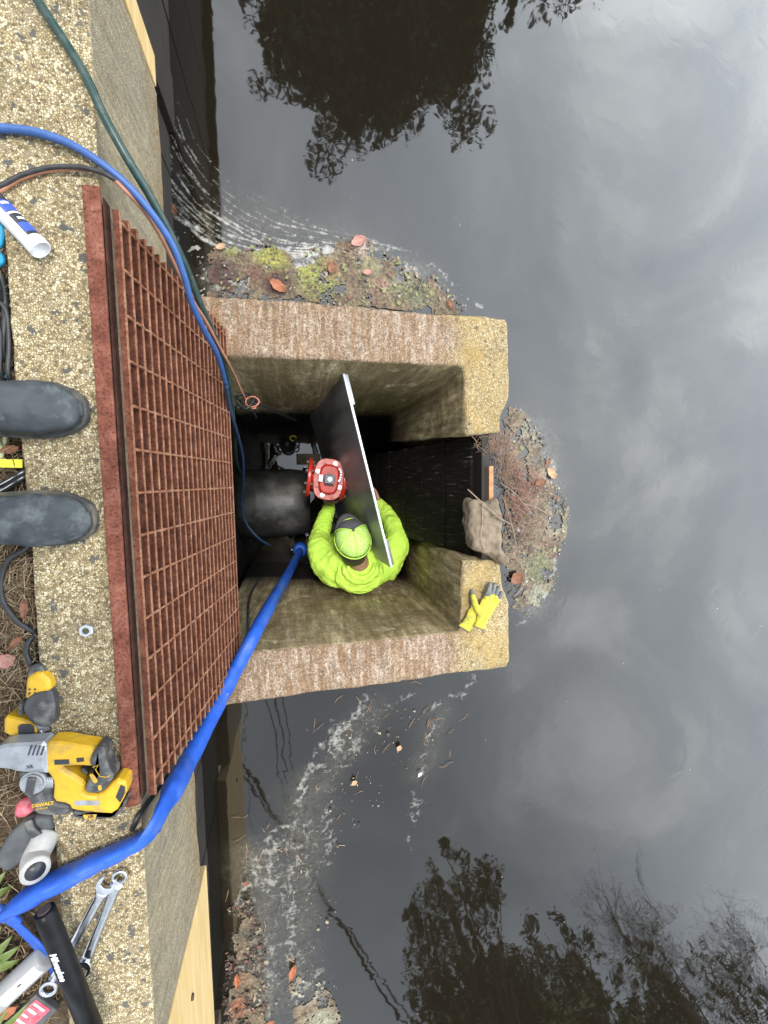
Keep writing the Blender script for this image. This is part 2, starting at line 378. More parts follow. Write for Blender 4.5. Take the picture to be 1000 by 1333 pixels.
M_CAULKG = pm('grey_cartridge', (.25,.25,.25), (.32,.32,.32), .5, scale=20)
M_CYAN = pm('cyan_rope', (.01,.22,.40), (.02,.32,.52), .55, scale=90)
M_LEAFG = pm('green_leaf', (.09,.13,.022), (.14,.18,.045), .45, scale=30, dirt=(.24,.19,.06))
M_LEAFB = pm('brown_leaf', (.24,.10,.05), (.15,.06,.032), .7, scale=60, bs=.4)
M_LEAFT = pm('tan_leaf', (.50,.33,.19), (.38,.22,.12), .7, scale=60, bs=.4)
M_LEAFO = pm('orange_leaf', (.40,.14,.06), (.28,.09,.04), .6, scale=60, bs=.4)
M_LEAFP = pm('pink_leaf', (.44,.22,.17), (.33,.14,.11), .6, scale=60, bs=.4)
M_TWIG = pm('twig', (.34,.24,.17), (.22,.15,.11), .8, scale=60)
M_NEED = pm('red_needles', (.20,.10,.065), (.32,.20,.13), .8, scale=9)
M_FOLI = pm('tree_foliage', (.07,.082,.028), (.11,.11,.042), .7, scale=3, bs=0, rvar=.05)
M_FOLI2 = pm('brown_foliage', (.10,.078,.032), (.065,.072,.024), .7, scale=3, bs=0, rvar=.05)
M_BARK = pm('bark', (.07,.05,.035), (.045,.032,.024), .9, scale=6, bs=.5)
# ------------------------------------------------------------------ numpy noise
def vnoise(x, y, seed=0):
    xi = np.floor(x).astype(np.int64); yi = np.floor(y).astype(np.int64); fx = x-xi; fy = y-yi
    fx = fx*fx*(3-2*fx); fy = fy*fy*(3-2*fy)
    def h(a, b):
        n = (a*374761393 + b*668265263 + seed*1442695041) & 0xffffffff
        n = ((n ^ (n >> 13))*1274126177) & 0xffffffff
        return ((n ^ (n >> 16)) & 0xffff)/65535.0
    return (h(xi, yi)*(1-fx)+h(xi+1, yi)*fx)*(1-fy)+(h(xi, yi+1)*(1-fx)+h(xi+1, yi+1)*fx)*fy
def fbm(x, y, s, o=5, seed=0, g=.55):
    r = 0; a = 1; n = 0
    for k in range(o): r = r+a*vnoise(x*s, y*s, seed+k); n += a; a *= g; s *= 2.03
    return r/n
def dpoly(x, y, pts):
    d = np.full(x.shape, 9.0)
    for a, b in zip(pts[:-1], pts[1:]):
        ax, ay = a[0], a[1]; bx, by = b[0]-ax, b[1]-ay; l = bx*bx+by*by+1e-12
        t = np.clip(((x-ax)*bx+(y-ay)*by)/l, 0, 1); d = np.minimum(d, np.hypot(x-ax-t*bx, y-ay-t*by))
    return d
def inpoly(x, y, pts):
    r = np.zeros(x.shape, bool)
    for i in range(len(pts)):
        x1, y1 = pts[i-1][0], pts[i-1][1]; x2, y2 = pts[i][0], pts[i][1]
        c = ((y1 > y) != (y2 > y)) & (x < (x2-x1)*(y-y1)/(y2-y1+1e-12)+x1); r ^= c
    return r
# ------------------------------------------------------------------ headwall with its cap
ZC = -0.462
g = G(); g.box((-.17, -2.29, -2.5), (-.11, 1.29, ZC-.02)); tag(g.obj('light_block_sheet', M_DARKWOOD), 'unseen dark sheet added behind the wet boards to block light through their seams', 'wall')  # unseen sheet added to stop light leaking between the boards
def fx_(y): # front edge of the cap
    return 0.0
g = G()
g.hexa([(-.178,1.17,0),(-.178,-1.405,0),(0.0,-1.405,0),(0.0,1.17,0)], [(-.178,1.17,ZC),(-.178,-1.405,ZC),(0.0,-1.405,ZC),(0.0,1.17,ZC)])
o = g.obj('headwall', M_CAP); tag(o, 'exposed aggregate concrete headwall under the rubber boots, tools lying along its pebbly top', 'wall')
mods(o, voxel=.007, smooth_it=2, disp=[(.03, .004), (.25, .012)])
# timber bulkhead left and right of the headwall and the low wall under it
def bulk(name, y0, y1, z0, z1, x, label, mat, wdt=.19, seed=1):
    r = random.Random(seed); g = G(); y = y0
    while y < y1-.02:
        w = min(wdt*r.uniform(.95, 1.05), y1-y); dx = r.uniform(-.003, .003)
        g.box((x-.045+dx, y+.002, z0), (x+dx, y+w-.002, z1)); y += w
    o = g.obj(name, mat); tag(o, label, 'wall'); mods(o, bevel=.003); return o
bulk('timber_bulkhead', 1.30, 8.0, -2.5, -.02, -.03, 'dark timber bulkhead running on beyond the upper end of the headwall', M_DARKWOOD, seed=2)
bulk('timber_bulkhead', -9.0, -2.30, -2.5, -.02, -.03, 'dark timber bulkhead running on beyond the lower end of the headwall', M_BROWNW, seed=3)
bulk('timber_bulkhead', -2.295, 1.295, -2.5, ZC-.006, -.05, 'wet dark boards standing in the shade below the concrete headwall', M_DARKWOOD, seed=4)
def beam(name, label, y0, y1, z0, z1, x0, x1, mat):
    g = G(); g.box((x0, y0, z0), (x1, y1, z1)); o = g.obj(name, mat)
    tag(o, label, 'timber'); mods(o, bevel=.004); return o
o = beam('timber_board', 'pale new pine board fixed beside the lower end of the headwall, knot in its face', -2.25, -1.415, -.56, -.03, -.045, .0, M_PINE)
g = G(); bz = atX(250, 1298, .001); g.cyl((.0, bz.y, bz.z), (.006, bz.y, bz.z), .009, 10); k = g.obj('knot', M_BROWNW, o)
o = beam('timber_board', 'weathered pine board fixed beside the upper end of the headwall', 1.185, 1.275, -.46, -.02, -.045, .0, M_PINE)
# cap strip beyond both ends
for (y0, y1, lb) in ((1.30, 8, 'timber top rail beyond the upper end of the concrete headwall'), (-9, -2.3, 'timber top rail beyond the lower end of the concrete headwall')):
    o = beam('top_rail', lb, y0, y1, -.018, .02, -.178, .01, M_BROWNW); o['category'] = 'rail'
# ------------------------------------------------------------------ concrete riser box
ZT = -0.693; ZB = -2.62
def PT(x, y): p = at(x, y, ZT); return p
def down(pt, pb, zb=ZB):   # continue the line top->pixel bottom point (at Z=-1.955) to zb
    b = at(pb[0], pb[1], -1.955); t = (zb-ZT)/(-1.955-ZT); return Vector((pt.x+(b.x-pt.x)*t, pt.y+(b.y-pt.y)*t, zb))
oUL = Vector((.0, .685, ZT)); oUR = PT(662,415); oLR = PT(664,868); oLL = Vector((.0, -.885, ZT))
iUR = PT(603,476); iLR = PT(598,822); iUL = Vector((.0, PT(301,463).y+.0, ZT)); iLL = Vector((.0, PT(343,847).y-.004, ZT))
sU = PT(607,567); sU2 = PT(651,563); sL = PT(602,729); sL2 = PT(652,731)
biUR = down(iUR, (507,541)); biLR = down(iLR, (523,751)); biUL = Vector((0, down(iUL, (299,539)).y, ZB)); biLL = Vector((0, down(iLL, (301,753)).y, ZB))
bsU = down(sU, (507,576)); bsL = down(sL, (523,706))
def dz(p, z=ZB): return Vector((p.x, p.y, z))
g = G()
def hx(top, bot): g.hexa(top, bot)
hx([oUL, iUL, iUR, oUR], [dz(oUL), biUL, biUR, dz(oUR)])
hx([iLL, oLL, oLR, iLR], [biLL, dz(oLL), dz(oLR), biLR])
n1 = PT(662,519); n2 = PT(652,540)
e = Vector((0, .02, 0)); e2 = Vector((.02, 0, 0))
hx([iUR+e, sU, sU2, n2, n1, oUR+e*.0-Vector((0,.02,0))], [biUR+e, bsU, dz(sU2), dz(n2), dz(n1), dz(oUR)-Vector((0,.02,0))])
m1 = PT(655,765); m2 = PT(663,785)
hx([iLR-e, oLR+Vector((0,.02,0)), m2, m1, sL2, sL], [biLR-e, dz(oLR)+Vector((0,.02,0)), dz(m2), dz(m1), dz(sL2), bsL])
hx([(0,.64,ZB+.0),(0,-.84,ZB+.0),(oUR.x-.03,-.84,ZB),(oUR.x-.03,.64,ZB)], [(0,.64,ZB-.12),(0,-.84,ZB-.12),(oUR.x-.03,-.84,ZB-.12),(oUR.x-.03,.64,ZB-.12)])
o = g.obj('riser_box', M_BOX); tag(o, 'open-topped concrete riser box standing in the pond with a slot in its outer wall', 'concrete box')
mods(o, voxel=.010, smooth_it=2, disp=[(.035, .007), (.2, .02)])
# flashboards closing the slot
fb = thing('slot_boards', 'black wet timber boards closing the slot in the outer wall of the concrete box', 'boards', (sU.x+.12, (sU.y+sL.y)/2, ZB))
fbo = Vector(fb.location)
yc0, yc1 = sL.y-.01, sU.y+.01
z = ZB+.02; k = 0
XB = sU2.x-.055
while z < ZT-.05:
    h = .2 if z+.2 < ZT-.05 else ZT-.02-z
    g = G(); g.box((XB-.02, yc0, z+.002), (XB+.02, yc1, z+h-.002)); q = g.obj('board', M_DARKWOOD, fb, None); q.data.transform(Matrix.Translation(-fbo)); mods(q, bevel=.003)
    z += h
g = G(); g.box((XB+.006, yc1-.14, ZT-.03), (XB+.026, yc0+.12, ZT-.002)); q = g.obj('top_strip', pm('orange_timber', (.42,.22,.10), (.30,.15,.07), .8, scale=30), fb); q.data.transform(Matrix.Translation(-fbo))
# dark wet chute boards from the slot down into the box
g = G()
a1, a2 = Vector((XB-.03, yc1-.01, ZT-.10)), Vector((XB-.03, yc0+.01, ZT-.10))
for i in range(7):
    t0, t1 = i/7+.004, (i+1)/7-.004
    def lp(t, y0): return Vector((XB-.035-.30*t, 0, ZT-.10-1.62*t))
    pA, pB = lp(t0, 0), lp(t1, 0)
    yA = .5*(yc0+yc1); w0 = (yc1-yc0)/2-.004; w1 = w0-.01
    g.hexa([(pA.x, yA+w0, pA.z), (pA.x, yA-w0, pA.z), (pB.x, yA-w1, pB.z), (pB.x, yA+w1, pB.z)],
           [(pA.x+.03, yA+w0, pA.z-.01), (pA.x+.03, yA-w0, pA.z-.01), (pB.x+.03, yA-w1, pB.z-.01), (pB.x+.03, yA+w1, pB.z-.01)])
mchute, t, b = newmat('wet_streaked_boards'); v = coords(t, (1, 6, .35)); s = noi(t, v, 22, 6, .75)
t.links.new(ramp(t, s, [(.45, (.006,.005,.004)), (.62, (.022,.018,.013)), (.70, (.30,.29,.26))]), b.inputs['Base Color']); b.inputs['Roughness'].default_value = .75; b.inputs['Specular IOR Level'].default_value = .2; bump(t, b, s, .4, .004)
o = g.obj('sloping_boards', mchute); tag(o, 'dark wet sloping boards streaked with trickling water below the slot', 'boards')
# ------------------------------------------------------------------ ground and pond bed
def gridmesh(name, xs, ys, zf, mat, keep=None, kind='structure', attrs=None, flat=False):
    X, Y = np.meshgrid(xs, ys, indexing='ij'); Z = zf(X, Y); nx, ny = X.shape
    idx = np.arange(nx*ny).reshape(nx, ny)
    q = np.stack([idx[:-1,:-1], idx[1:,:-1], idx[1:,1:], idx[:-1,1:]], -1).reshape(-1, 4)
    if keep is not None:
        k = keep(X, Y); kq = (k[:-1,:-1] & k[1:,:-1] & k[1:,1:] & k[:-1,1:]).reshape(-1); q = q[kq]
    used = np.unique(q); rm = -np.ones(nx*ny, np.int64); rm[used] = np.arange(len(used)); q = rm[q]
    P = np.stack([X, Y, Z], -1).reshape(-1, 3)[used]
    me = bpy.data.meshes.new(name); me.vertices.add(len(P)); me.vertices.foreach_set('co', P.ravel().astype(np.float32))
    me.loops.add(q.size); me.loops.foreach_set('vertex_index', q.ravel().astype(np.int32))
    me.polygons.add(len(q)); me.polygons.foreach_set('loop_start', (np.arange(len(q))*4).astype(np.int32))
    me.polygons.foreach_set('use_smooth', np.full(len(q), not flat)); me.update(calc_edges=True); me.validate()
    me.materials.append(mat)
    for nm, fn in (attrs or {}).items():
        a = fn(X, Y).reshape(-1, *(() if True else ())) if False else fn(X, Y)
        if a.ndim == 2:
            at_ = me.attributes.new(nm, 'FLOAT', 'POINT'); at_.data.foreach_set('value', a.reshape(-1)[used].astype(np.float32))
        else:
            at_ = me.attributes.new(nm, 'FLOAT_COLOR', 'POINT'); c = np.concatenate([a, np.ones(a.shape[:2]+(1,))], -1).reshape(-1, 4)[used]
            at_.data.foreach_set('color', c.ravel().astype(np.float32))
    o = bpy.data.objects.new(name, me); COL.objects.link(o)
    if kind: o['kind'] = kind
    return o
M_SOIL, t, b = newmat('needle_litter_soil'); v = coords(t); 
s1 = noi(t, v, 30, 7, .7, .8); s2 = noi(t, v, 120, 4, .7); s3 = noi(t, v, 3, 4)
c_ = ramp(t, s1, [(.3, (.035,.022,.014)), (.5, (.12,.078,.045)), (.68, (.25,.17,.10))])
c_ = mixc(t, ramp(t, s3, [(.5, 0.0), (.62, .7)]), c_, (.055,.06,.02))
t.links.new(mixc(t, mth(t, 'MULTIPLY', s2, .5), c_, (.03,.02,.012)), b.inputs['Base Color']); b.inputs['Roughness'].default_value = 1
bump(t, b, mth(t, 'ADD', s1, s2), .9, .01)
ZG = -.035
xs = np.concatenate([-np.geomspace(300, 1.0, 40), np.linspace(-.95, -.165, 60)]); ys = np.concatenate([-np.geomspace(300, 1.9, 40), np.linspace(-1.85, 1.6, 200), np.geomspace(1.65, 300, 40)])
gridmesh('ground', xs, ys, lambda X, Y: ZG+.02*(fbm(X, Y, 9, 4)-.5)+.012*(fbm(X, Y, 60, 3)-.5)-.6*np.clip((-X-1)/12, 0, 1), M_SOIL)
# pond banks at both sides and far shore: one sheet with the pond bed
def bed(X, Y):
    d = np.maximum(np.abs(Y+.3)-6.5, np.maximum(X-55, -1)); d = np.maximum(d, X-55)
    return np.clip(-2.75+np.clip(d+1.5, 0, 6)*.75, -2.75, .6)+.15*(fbm(X, Y, .8, 4)-.5)
xs = np.concatenate([np.linspace(-.16, 14, 60), np.geomspace(14.5, 400, 40)]); ys = np.concatenate([-np.geomspace(300, 14, 20), np.linspace(-13.5, 13.5, 90), np.geomspace(14, 300, 20)])
gridmesh('pond_bed', xs, ys, lambda X, Y: np.where((X < 1.6) & (np.abs(Y) < 1.6), -2.9, bed(X, Y)), M_SOIL)
# ------------------------------------------------------------------ pond water with foam and silt
def PW(lst): return [tuple(at(x, y, ZW))[:2] for x, y in lst]
curA = [(212,268),(238,290),(262,308),(300,325),(345,335),(400,333),(455,318)]
curB = [(235,100),(262,170),(310,230),(380,275),(470,300),(560,330)]
arcs = []
def lerpc(u):
    A = smooth([Vector((*p, 0)) for p in curA], 6); B = smooth([Vector((*p, 0)) for p in curB], 6); n = 30; r = []
    for i in range(n):
        a = A[int(i*(len(A)-1)/(n-1))]; b_ = B[int(i*(len(B)-1)/(n-1))]; p = a.lerp(b_, u); r.append((p.x, p.y))
    return r
for i, u in enumerate([0, .05, .10, .14, .18, .23, .27, .31, .36, .41, .47, .54, .62, .72, .85]):
    arcs.append((PW(lerpc(u)), .0050 if i else .009, 1.05 if i == 0 else .95-.35*u, 30+i))
wisps = []   # (polyline px, width m, strength)
def wp(l, w, s): wisps.append((PW(l), w, s))
wp([(212,225),(226,262),(250,292),(270,312),(300,340),(340,345)], .013, .95)
wp([(225,330),(240,345),(262,352)], .010, .8); wp([(228,372),(245,385),(266,392)], .012, .9)
wp([(565,225),(590,265),(600,300)], .010, .5); wp([(380,225),(440,250),(475,262)], .008, .35); wp([(240,215),(300,240),(420,300)], .012, .45)
wp([(560,345),(600,375),(628,402)], .018, .8); wp([(455,318),(520,340),(585,380),(615,405)], .02, .8)
wp([(622,878),(600,905),(575,930),(560,960),(550,1000),(538,1060),(535,1100)], .030, .62)
wp([(600,900),(540,935),(480,955),(440,975)], .018, .66); wp([(540,905),(500,925),(470,935)], .02, .55)
wp([(480,915),(440,955),(415,1000),(385,1055),(360,1095),(330,1135),(308,1180)], .045, .80)
wp([(470,950),(440,1010),(425,1060),(430,1090),(425,1130)], .040, .62)
wp([(430,940),(400,1010),(370,1060),(345,1100)], .016, .75); wp([(330,1135),(370,1110),(410,1100)], .03, .5)
wp([(385,1080),(380,1150),(375,1210),(385,1265),(395,1333)], .07, .66); wp([(350,1130),(345,1200),(340,1260),(350,1340)], .07, .70)
wp([(400,1230),(420,1290),(430,1340)], .03, .75); wp([(310,1180),(315,1240),(312,1340)], .04, .75)
wp([(735,640),(738,670),(722,720),(718,760),(700,790),(670,800)], .014, .9); wp([(665,530),(690,545),(705,590),(722,610)], .016, .8)
wp([(690,800),(670,820),(660,840)], .03, .45); wp([(400,1010),(395,980),(398,950)], .012, .5)
def foam(X, Y):
    f = np.zeros(X.shape); wx = X+.035*(fbm(X, Y, 9, 4, 5)-.5)+.010*(fbm(X, Y, 40, 3, 8)-.5); wy = Y+.035*(fbm(X, Y, 9, 4, 6)-.5)+.010*(fbm(X, Y, 40, 3, 9)-.5)
    for p, w, s, sd in arcs:
        d = dpoly(X+.030*(fbm(X, Y, 7, 4, sd)-.5), Y+.030*(fbm(X, Y, 7, 4, sd+9)-.5), p); f = np.maximum(f, s*np.exp(-(d/w)**2)*(.15+.75*fbm(X, Y, 26, 3, sd)+.75*fbm(X, Y, 4, 3, sd+50)))
    for i, (p, w, s) in enumerate(wisps):
        d = dpoly(wx, wy, p); rdg = np.clip(1-np.abs(fbm(X, Y, 9, 5, 70+i, .6)-.5)*16, 0, 1); f = np.maximum(f, 1.15*s*np.exp(-(d/(w*1.35))**2)*(.22+.35*fbm(X, Y, 24, 4, 90+i)+.75*rdg))
    # flecks in the dark strip
    zone = inpoly(X, Y, PW([(212,250),(262,310),(285,400),(262,392),(240,340)])); f = np.where(zone, np.maximum(f, .95*(vnoise(X*55+Y*26, Y*110-X*60, 3) > .80)), f)
    return f
def silt(X, Y):
    wx = X+.08*(fbm(X, Y, 6, 4, 15)-.5); wy = Y+.08*(fbm(X, Y, 6, 4, 16)-.5); f = np.zeros(X.shape)
    for l, w, s in (([(330,1120),(350,1200),(335,1260),(340,1340)], .10, 1.3), ([(400,1040),(390,1120),(380,1200),(390,1333)], .10, .9), ([(480,930),(440,990),(400,1050)], .07, .7),
                    ([(280,360),(360,360),(450,345),(560,370)], .07, 1.0), ([(690,560),(710,640),(705,720),(690,780)], .10, 1.1), ([(575,930),(550,1000)], .06, .5), ([(300,270),(380,300),(480,320)], .09, .35)):
        d = dpoly(wx, wy, PW(l)); f = np.maximum(f, s*np.exp(-(d/w)**2)*(.4+1.1*fbm(X, Y, 11, 4, 40)))
    return f
ox0, ox1, oy0, oy1 = -9, min(oUR.x, oLR.x)-.05, oLR.y+.06, oUR.y-.06
def keepw(X, Y): return ~((X < ox1) & (Y > oy0) & (Y < oy1))
xs = np.concatenate([np.arange(-.06, 1.0, .0042), np.arange(1.0, 1.8, .007), np.geomspace(1.83, 420, 60)]); ys = np.concatenate([-np.geomspace(260, 2.36, 34), np.arange(-2.34, .64, .0065), np.arange(.64, 1.45, .0040), np.arange(1.45, 1.9, .01), np.geomspace(1.93, 260, 34)])
gridmesh('water', xs, ys, lambda X, Y: np.full(X.shape, ZW), M_WATER, keepw, attrs={'foam': foam, 'silt': silt})
# dark water standing in the bottom of the box
g = G(); g.add([(-.05,-.8,-2.5),(1.3,-.8,-2.5),(1.3,.62,-2.5),(-.05,.62,-2.5)], [(0,1,2,3)]); o = g.obj('pit_water', M_PIT); o['kind'] = 'structure'
# ------------------------------------------------------------------ trees and wires seen in the reflection
def leaves(g, c, r, n, s, rnd, mi=0, sq=(1,1,1)):
    for _ in range(n):
        d = Vector((rnd.gauss(0,1), rnd.gauss(0,1), rnd.gauss(0,1))).normalized()*(rnd.random()**.40)*r
        d = Vector((d.x*sq[0], d.y*sq[1], d.z*sq[2])); p = c+d
        a = Vector((rnd.gauss(0,1), rnd.gauss(0,1), rnd.gauss(0,.6))).normalized(); b_ = a.cross(Vector((rnd.random(), rnd.random(), rnd.random()))).normalized()
        k = s*rnd.uniform(.6, 1.5); g.add([p-a*k, p-b_*k*.45, p+a*k, p+b_*k*.45], [(0,1,2,3)], 0 if rnd.random() < .72 else 1)
def tree(name, label, blobs, dist, seed, group=None, n=520, ls=.085, cat='tree', twig=False):
    rnd = random.Random(seed); pts = []
    for (x, y, r) in blobs:
        d = dist*rnd.uniform(.93, 1.07); p = refl(x, y, d, ZW); path = (p-at(x, y, ZW)).length+(at(x, y, ZW)-Vector((CX,CY,CZ))).length
        pts.append((p, r*path/F*.9))
    cx = sum(p.x for p, _ in pts)/len(pts); cy = sum(p.y for p, _ in pts)/len(pts); base = Vector((cx, cy, -.6)); T = -base
    root = thing(name, label, cat, base, None, group)
    g = G(); top = max(p.z for p, _ in pts)
    g.tube(smooth([Vector((0,0,-.5)), Vector((.05,.1,top*.35)), Vector((-.1,.05,top*.7)), Vector((0,0,top*.97))], 5), [ .22*(1-.04*i) if .22*(1-.06*i) > .03 else .03 for i in range(16)], 8)
    for p, r in pts:
        q = p+T; s0 = Vector((0, 0, max(q.z*.55, .5))); g.tube([s0, s0.lerp(q, .5)+Vector((0,0,.2)), q], ([.03, .018, .008] if twig else [.06, .04, .015]), 5)
        if twig:
            for _ in range(16):
                e_ = q+Vector((rnd.gauss(0,1), rnd.gauss(0,1), rnd.gauss(.5,.8)))*r*.7; m_ = q.lerp(e_, .5)+Vector((rnd.gauss(0,.1),)*3); g.tube([q, m_, e_], [.010, .007, .003], 4)
                for _ in range(5):
                    f = m_.lerp(e_, rnd.random()); g.tube([f, f+Vector((rnd.gauss(0,.35), rnd.gauss(0,.35), rnd.gauss(.2,.3)))], [.005, .0025], 3)
    g.obj('trunk', M_BARK, root)
    g = G()
    for p, r in pts:
        if twig: leaves(g, p+T, r, 30, .03, rnd)
        else:
            q = p+T; nn = int(n*(r/1.0)**1.6)
            for _ in range(max(4, int(9*r*r))):
                dd = Vector((rnd.gauss(0,.45), rnd.gauss(0,.45), rnd.gauss(0,.45)))*r; leaves(g, q+dd, r*.42, max(30, nn//6), ls, rnd)
    g.obj('crown', [M_FOLI, M_FOLI2], root); return root
tree('pine_tree', 'broad dark tree mirrored in the water at the top of the photo', 
     [(380,20,42),(430,40,60),(500,30,70),(560,30,60),(600,10,40),(380,75,34),(420,95,42),(470,110,50),(520,100,45),(545,65,40),(400,125,20),(440,140,24),(490,140,28),(468,168,14),(520,140,18),(352,45,14),(362,15,18),
      (400,-40,50),(480,-60,70),(560,-50,60),(600,-30,30),(370,-40,34),(480,-170,60),(440,-260,75),(540,-260,75),(490,-370,100),(420,-400,90),(570,-400,90)], 9.5, 11)
tree('pine_tree', 'narrow treetop mirrored at the top edge of the water beside the broad tree', [(662,26,4),(664,10,6),(667,-8,9),(672,-30,13),(705,-12,4),(712,-40,14),(690,-70,20),(700,-130,40),(680,-220,60),(720,-300,80)], 11, 12)
tree('pine_tree', 'tall dark tree mirrored at the bottom of the water, its tip rounded', 
     [(585,1112,14),(565,1130,20),(600,1130,22),(555,1165,24),(600,1170,34),(640,1150,16),(630,1200,34),(580,1215,34),(650,1180,18),(560,1260,26),(610,1270,44),(660,1240,26),(600,1330,55),(670,1300,40),(620,1400,80),(540,1200,10),(545,1290,16)], 9.2, 13)
tree('pine_tree', 'dark leafy tree mirrored at the bottom, right of the tallest one', 
     [(725,1195,8),(760,1225,16),(740,1240,14),(700,1235,14),(750,1262,22),(720,1290,28),(775,1290,16),(700,1340,44),(765,1335,34),(740,1400,60)], 9.8, 14)
tree('low_bush_tree', 'low dark rounded tree mirrored near the bottom edge between bare branches', [(840,1305,20),(870,1310,24),(900,1325,26),(850,1340,36),(900,1370,50),(830,1400,50),(930,1345,14)], 10.5, 15)
tree('bare_tree', 'leafless twiggy tree mirrored above the low rounded tree', [(800,1200,26),(820,1230,26),(850,1215,24),(840,1260,24),(870,1250,20),(880,1285,20)], 10.4, 16, twig=True)
tree('bare_tree', 'leafless twiggy tree mirrored in the lower right corner of the water', [(960,1260,24),(985,1240,22),(950,1300,24),(990,1290,26),(1010,1330,34),(925,1310,16)], 10.8, 17, twig=True)
M_WIRE = pm('wire_black', (.01,.01,.01), (.015,.015,.015), .6, bs=0)
def wire(px, dist, label, r=.018, wob=0):
    P = [refl(x, y, dist, ZW) for x, y in px]; a, b_ = P[0], P[-1]; d = (b_-a); pts = []
    for i in range(21):
        t = -1.0+3*i/20; p = a+d*t; p.z += .25*(t-.5)**2; pts.append(p)
    base = pts[10].copy(); g = G(); g.tube([p-base for p in pts], r, 5); o = g.obj('overhead_wire', M_WIRE); o.location = base
    return tag(o, label, 'wire')
def owire(x1, y1, x2, y2, h, label, r):
    out = []
    for x, y in ((x1, y1), (x2, y2)):
        p = at(x, y, ZW); v = ray(x, y); v.z = -v.z; out.append(p+v*((h-ZW)/v.z))
    a, b_ = out; d = b_-a; pts = [a+d*(-.9+2.8*i/20)+Vector((0,0,.12*((i-10)/10)**2)) for i in range(21)]
    base = pts[10].copy(); g = G(); g.tube([p-base for p in pts], r, 5); o = g.obj('overhead_wire', M_WIRE); o.location = base; return tag(o, label, 'wire')
owire(243,120,252,220, 6, 'thin overhead wire nearest the bulkhead, mirrored at the upper left of the water', .010)
owire(250,0,264,235, 6, 'thicker overhead wire, mirrored at the upper left of the water in the middle of three', .014)
owire(257,0,278,250, 6.1, 'overhead wire farthest from the bulkhead, mirrored at the upper left of the water', .011)
owire(318,930,326,1050, 6, 'faint single wire mirrored below the box, nearest the blue hose', .006)
owire(350,915,372,1040, 6, 'left one of three close wires mirrored just below the concrete box', .013)
owire(360,915,380,1045, 6.1, 'middle one of three close wires mirrored just below the concrete box', .015)
owire(370,915,388,1035, 6, 'right one of three close wires mirrored just below the concrete box', .012)
owire(402,1135,525,1333, 6, 'thick overhead cable mirrored slanting towards the bottom of the water', .036)
owire(412,1150,540,1333, 6.1, 'thin overhead cable mirrored slanting beside the thick one', .02)
owire(395,1225,440,1333, 6.1, 'short stretch of wire mirrored among the scum at the bottom', .012)
# ------------------------------------------------------------------ rusty grate leaning on the cap, foot on the box walls
GY1, GY0 = .585, -.715
def gp(s, y, n=0.0):   # s = distance down the grate, n = outwards
    a = math.atan(GS); return Vector((.012+math.sin(a)*s+math.cos(a)*n, y, -math.cos(a)*s+math.sin(a)*n+.0))
gb = gp(.70, (GY0+GY1)/2); GR, GT = wthing('steel_grate', 'big rusty bar grate leaning against the front of the pebbly concrete cap', 'grate', gb)
def put(g, name, mat, par, T): 
    o = g.obj(name, mat, par); o.data.transform(T); return o
def gbox(g, s0, s1, y0, y1, n0, n1):
    g.add([gp(s, y, n) for n in (n0, n1) for (s, y) in ((s0,y0),(s1,y0),(s1,y1),(s0,y1))], [(0,3,2,1),(4,5,6,7),(0,1,5,4),(1,2,6,5),(2,3,7,6),(3,0,4,7)])
g = G(); g.box((-.029, GY0-.012, .004), (.0035, GY1+.012, .013)); o = put(g, 'top_angle', M_RUSTT, GR, GT); mods(o, bevel=.003)
g = G(); g.box((.0045, GY0-.005, -.024), (.0075, GY1-.005, .0035)); o = put(g, 'gap_shade_strip', rustmat('gap_shade_rust', (.03,.013,.010), (.055,.022,.015), (.09,.04,.028)), GR, GT)  # dark strip painting the shaded gap between top rail and first bar
NB = 21
for i in range(NB):
    s_ = .006+i*(.688/(NB-1)); g = G(); dj = random.uniform(-.003, .003)
    gbox(g, s_-.0026, s_+.0026, GY0+dj, GY1-.022+dj, .0065, .0195)
    gbox(g, s_-.0031, s_+.0031, GY0+dj, GY1-.022+dj, .0197, .0212)  # paler front strip paints a highlight along each bar edge
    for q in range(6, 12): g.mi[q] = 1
    o = put(g, 'bearing_bar', [M_RUST, M_RUSTROD_HILITE], GR, GT)
NR = 14
for i in range(NR):
    y = GY0+.035+i*((GY1-GY0-.08)/(NR-1)); g = G(); pts = []
    g.tube([gp(.006+.69*k/40, y, .018+.001*math.sin(k*2.2)) for k in range(41)], [.0034+.0008*math.sin(k*2.2) for k in range(41)], 6)
    put(g, 'cross_rod', M_RUSTROD_HILITE, GR, GT)
# ------------------------------------------------------------------ hoses and cables
def cable(name, label, cat, pts, r, mat, n=10, k=8, flat=1.0, group=None):
    P = smooth(pts, k); base = P[0].copy(); g = G(); g.tube([p-base for p in P], r, n, flat=flat)
    o = g.obj(name, mat); o.location = base; return tag(o, label, cat, group)
def A(x, y, z): return at(x, y, z)
R_ = .0088
cable('garden_hose', 'dark green garden hose running from the top over the cap into the box', 'hose',
      [A(30,-30,.02),A(54,8,.02),A(85,55,.018),A(112,100,.016),A(135,150,.012),A(165,205,.0),A(195,255,-.03),A(222,305,-.08),A(243,350,-.14),A(262,398,-.22),A(280,440,-.32),A(294,480,-.46),A(301,520,-.66),A(305,560,-1.0),A(308,600,-1.5),A(315,620,-2.2)], R_, M_GREEN)
cable('pump_hose', 'slim blue hose curving from the left edge across the cap and into the box', 'hose',
      [A(-40,168,.012),A(0,167,.012),A(45,172,.012),A(92,188,.012),A(135,215,.01),A(170,245,.0),A(203,285,-.02),A(226,322,-.05),A(240,360,-.09),A(250,395,-.14),A(266,430,-.22),A(283,462,-.32),A(294,500,-.48)], .0078, M_BLUE)
